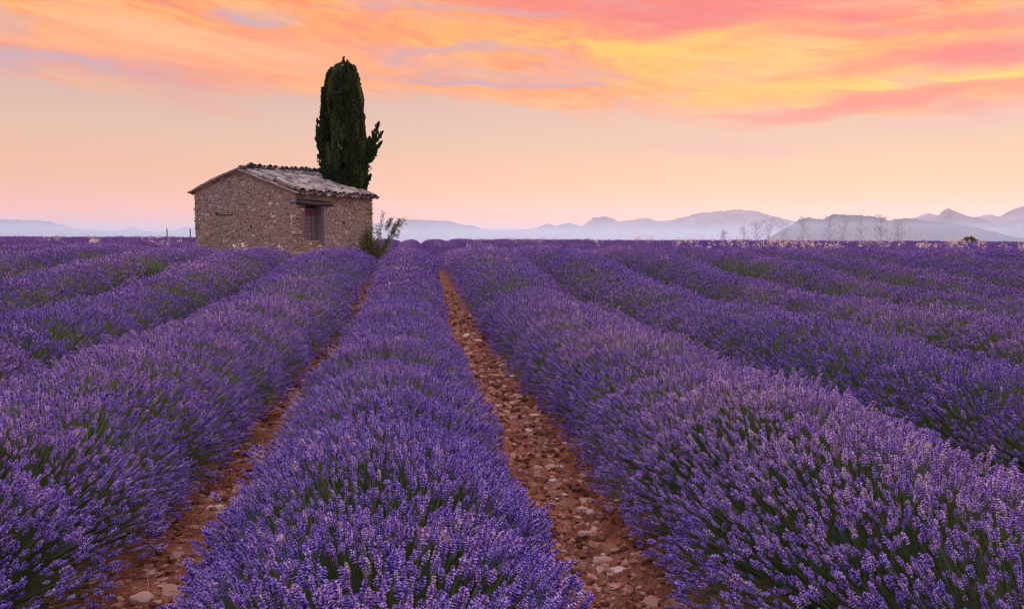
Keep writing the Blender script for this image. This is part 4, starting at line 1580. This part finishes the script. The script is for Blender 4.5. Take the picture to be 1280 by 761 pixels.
# bare thin trees standing in the valley mist on the right
M_mtree = leafy('thin_tree_leaf', lambda t: t.ramp(attr(t, 'tint'), [(0.0, (0.02, 0.015, 0.01)), (1.0, (0.06, 0.04, 0.025))]), 0.7, 0.25)
trees = [(905, 20, 5), (945, 30, 11), (962, 36, 13), (978, 33, 10), (1003, 38, 9), (1035, 38, 8), (1055, 41, 8), (1075, 43, 7), (1100, 39, 9), (1122, 34, 8), (930, 22, 8)]
for i, (px, hp, wp) in enumerate(trees):
    D = 2500 + 90 * (i % 4)
    az = azel(px, 300)[0]
    x_, y_ = D * math.sin(az), D * math.cos(az)
    z_ = float(terrain(x_, y_))
    r = np.random.default_rng(100 + i)
    sc2 = D / F
    top = H + (hp * 0.78 - 2) * sc2 - z_
    hw_ = wp * sc2 * 1.15
    t_ = empty('thin_tree', (x_, y_, z_), None, 'tree', 'faint thin trees in the valley mist')
    t_['label'] = ('faint leafless tree in the mist, ' + ['shortest at the left end of the group', 'left one of the bushy clump', 'tallest of the bushy clump at the left', 'right one of the bushy clump', 'just right of the bushy clump',
                   'in front of the left hill peak', 'left of the two tallest thin ones', 'tallest and thinnest of the group', 'second from the right end', 'at the right end of the group', 'low one beside the bushy clump'][i])
    paths = [([(0, 0, -1), (r.normal(0, .5), 0, top * .5), (r.normal(0, .8), 0, top * .98)], [1.2, .8, .2])]
    lp = []
    for b in range(60):
        zb = top * r.uniform(.25, .97)
        a = r.uniform(0, 6.28)
        l_ = hw_ * r.uniform(.4, 1.0) * (1.15 - 0.5 * zb / top)
        e = np.array([math.cos(a) * l_, math.sin(a) * l_, zb + l_ * r.uniform(.5, 1.4)])
        e[2] = min(e[2], top * 1.02)
        s0 = np.array([0, 0, zb])
        m_ = (s0 + e) / 2 + r.normal(0, .8, 3)
        paths.append(([tuple(s0), tuple(m_), tuple(e)], [.40, .25, .12]))
        lp.append(e + r.normal(0, 1, (16, 3)) * np.array([2.0, 2.0, 2.4]))
        lp.append(m_ + r.normal(0, 2.0, (5, 3)))
    V_, F_ = tube_mesh(paths, 4)
    mesh_np('trunk', V_, F_, M_twig, t_)
    P_ = np.concatenate(lp)
    n_ = len(P_)
    l2 = r.uniform(.8, 1.7, n_)
    V_, F_, A_ = stamp(LF2[0], LF2[1], scale_cols(frames(r.normal(0, 1, (n_, 3))), l2 * .35, l2 * .35, l2), P_, None, {'tint': r.random(n_)})
    mesh_np('crown', V_, F_, M_mtree, t_, attrs=A_)
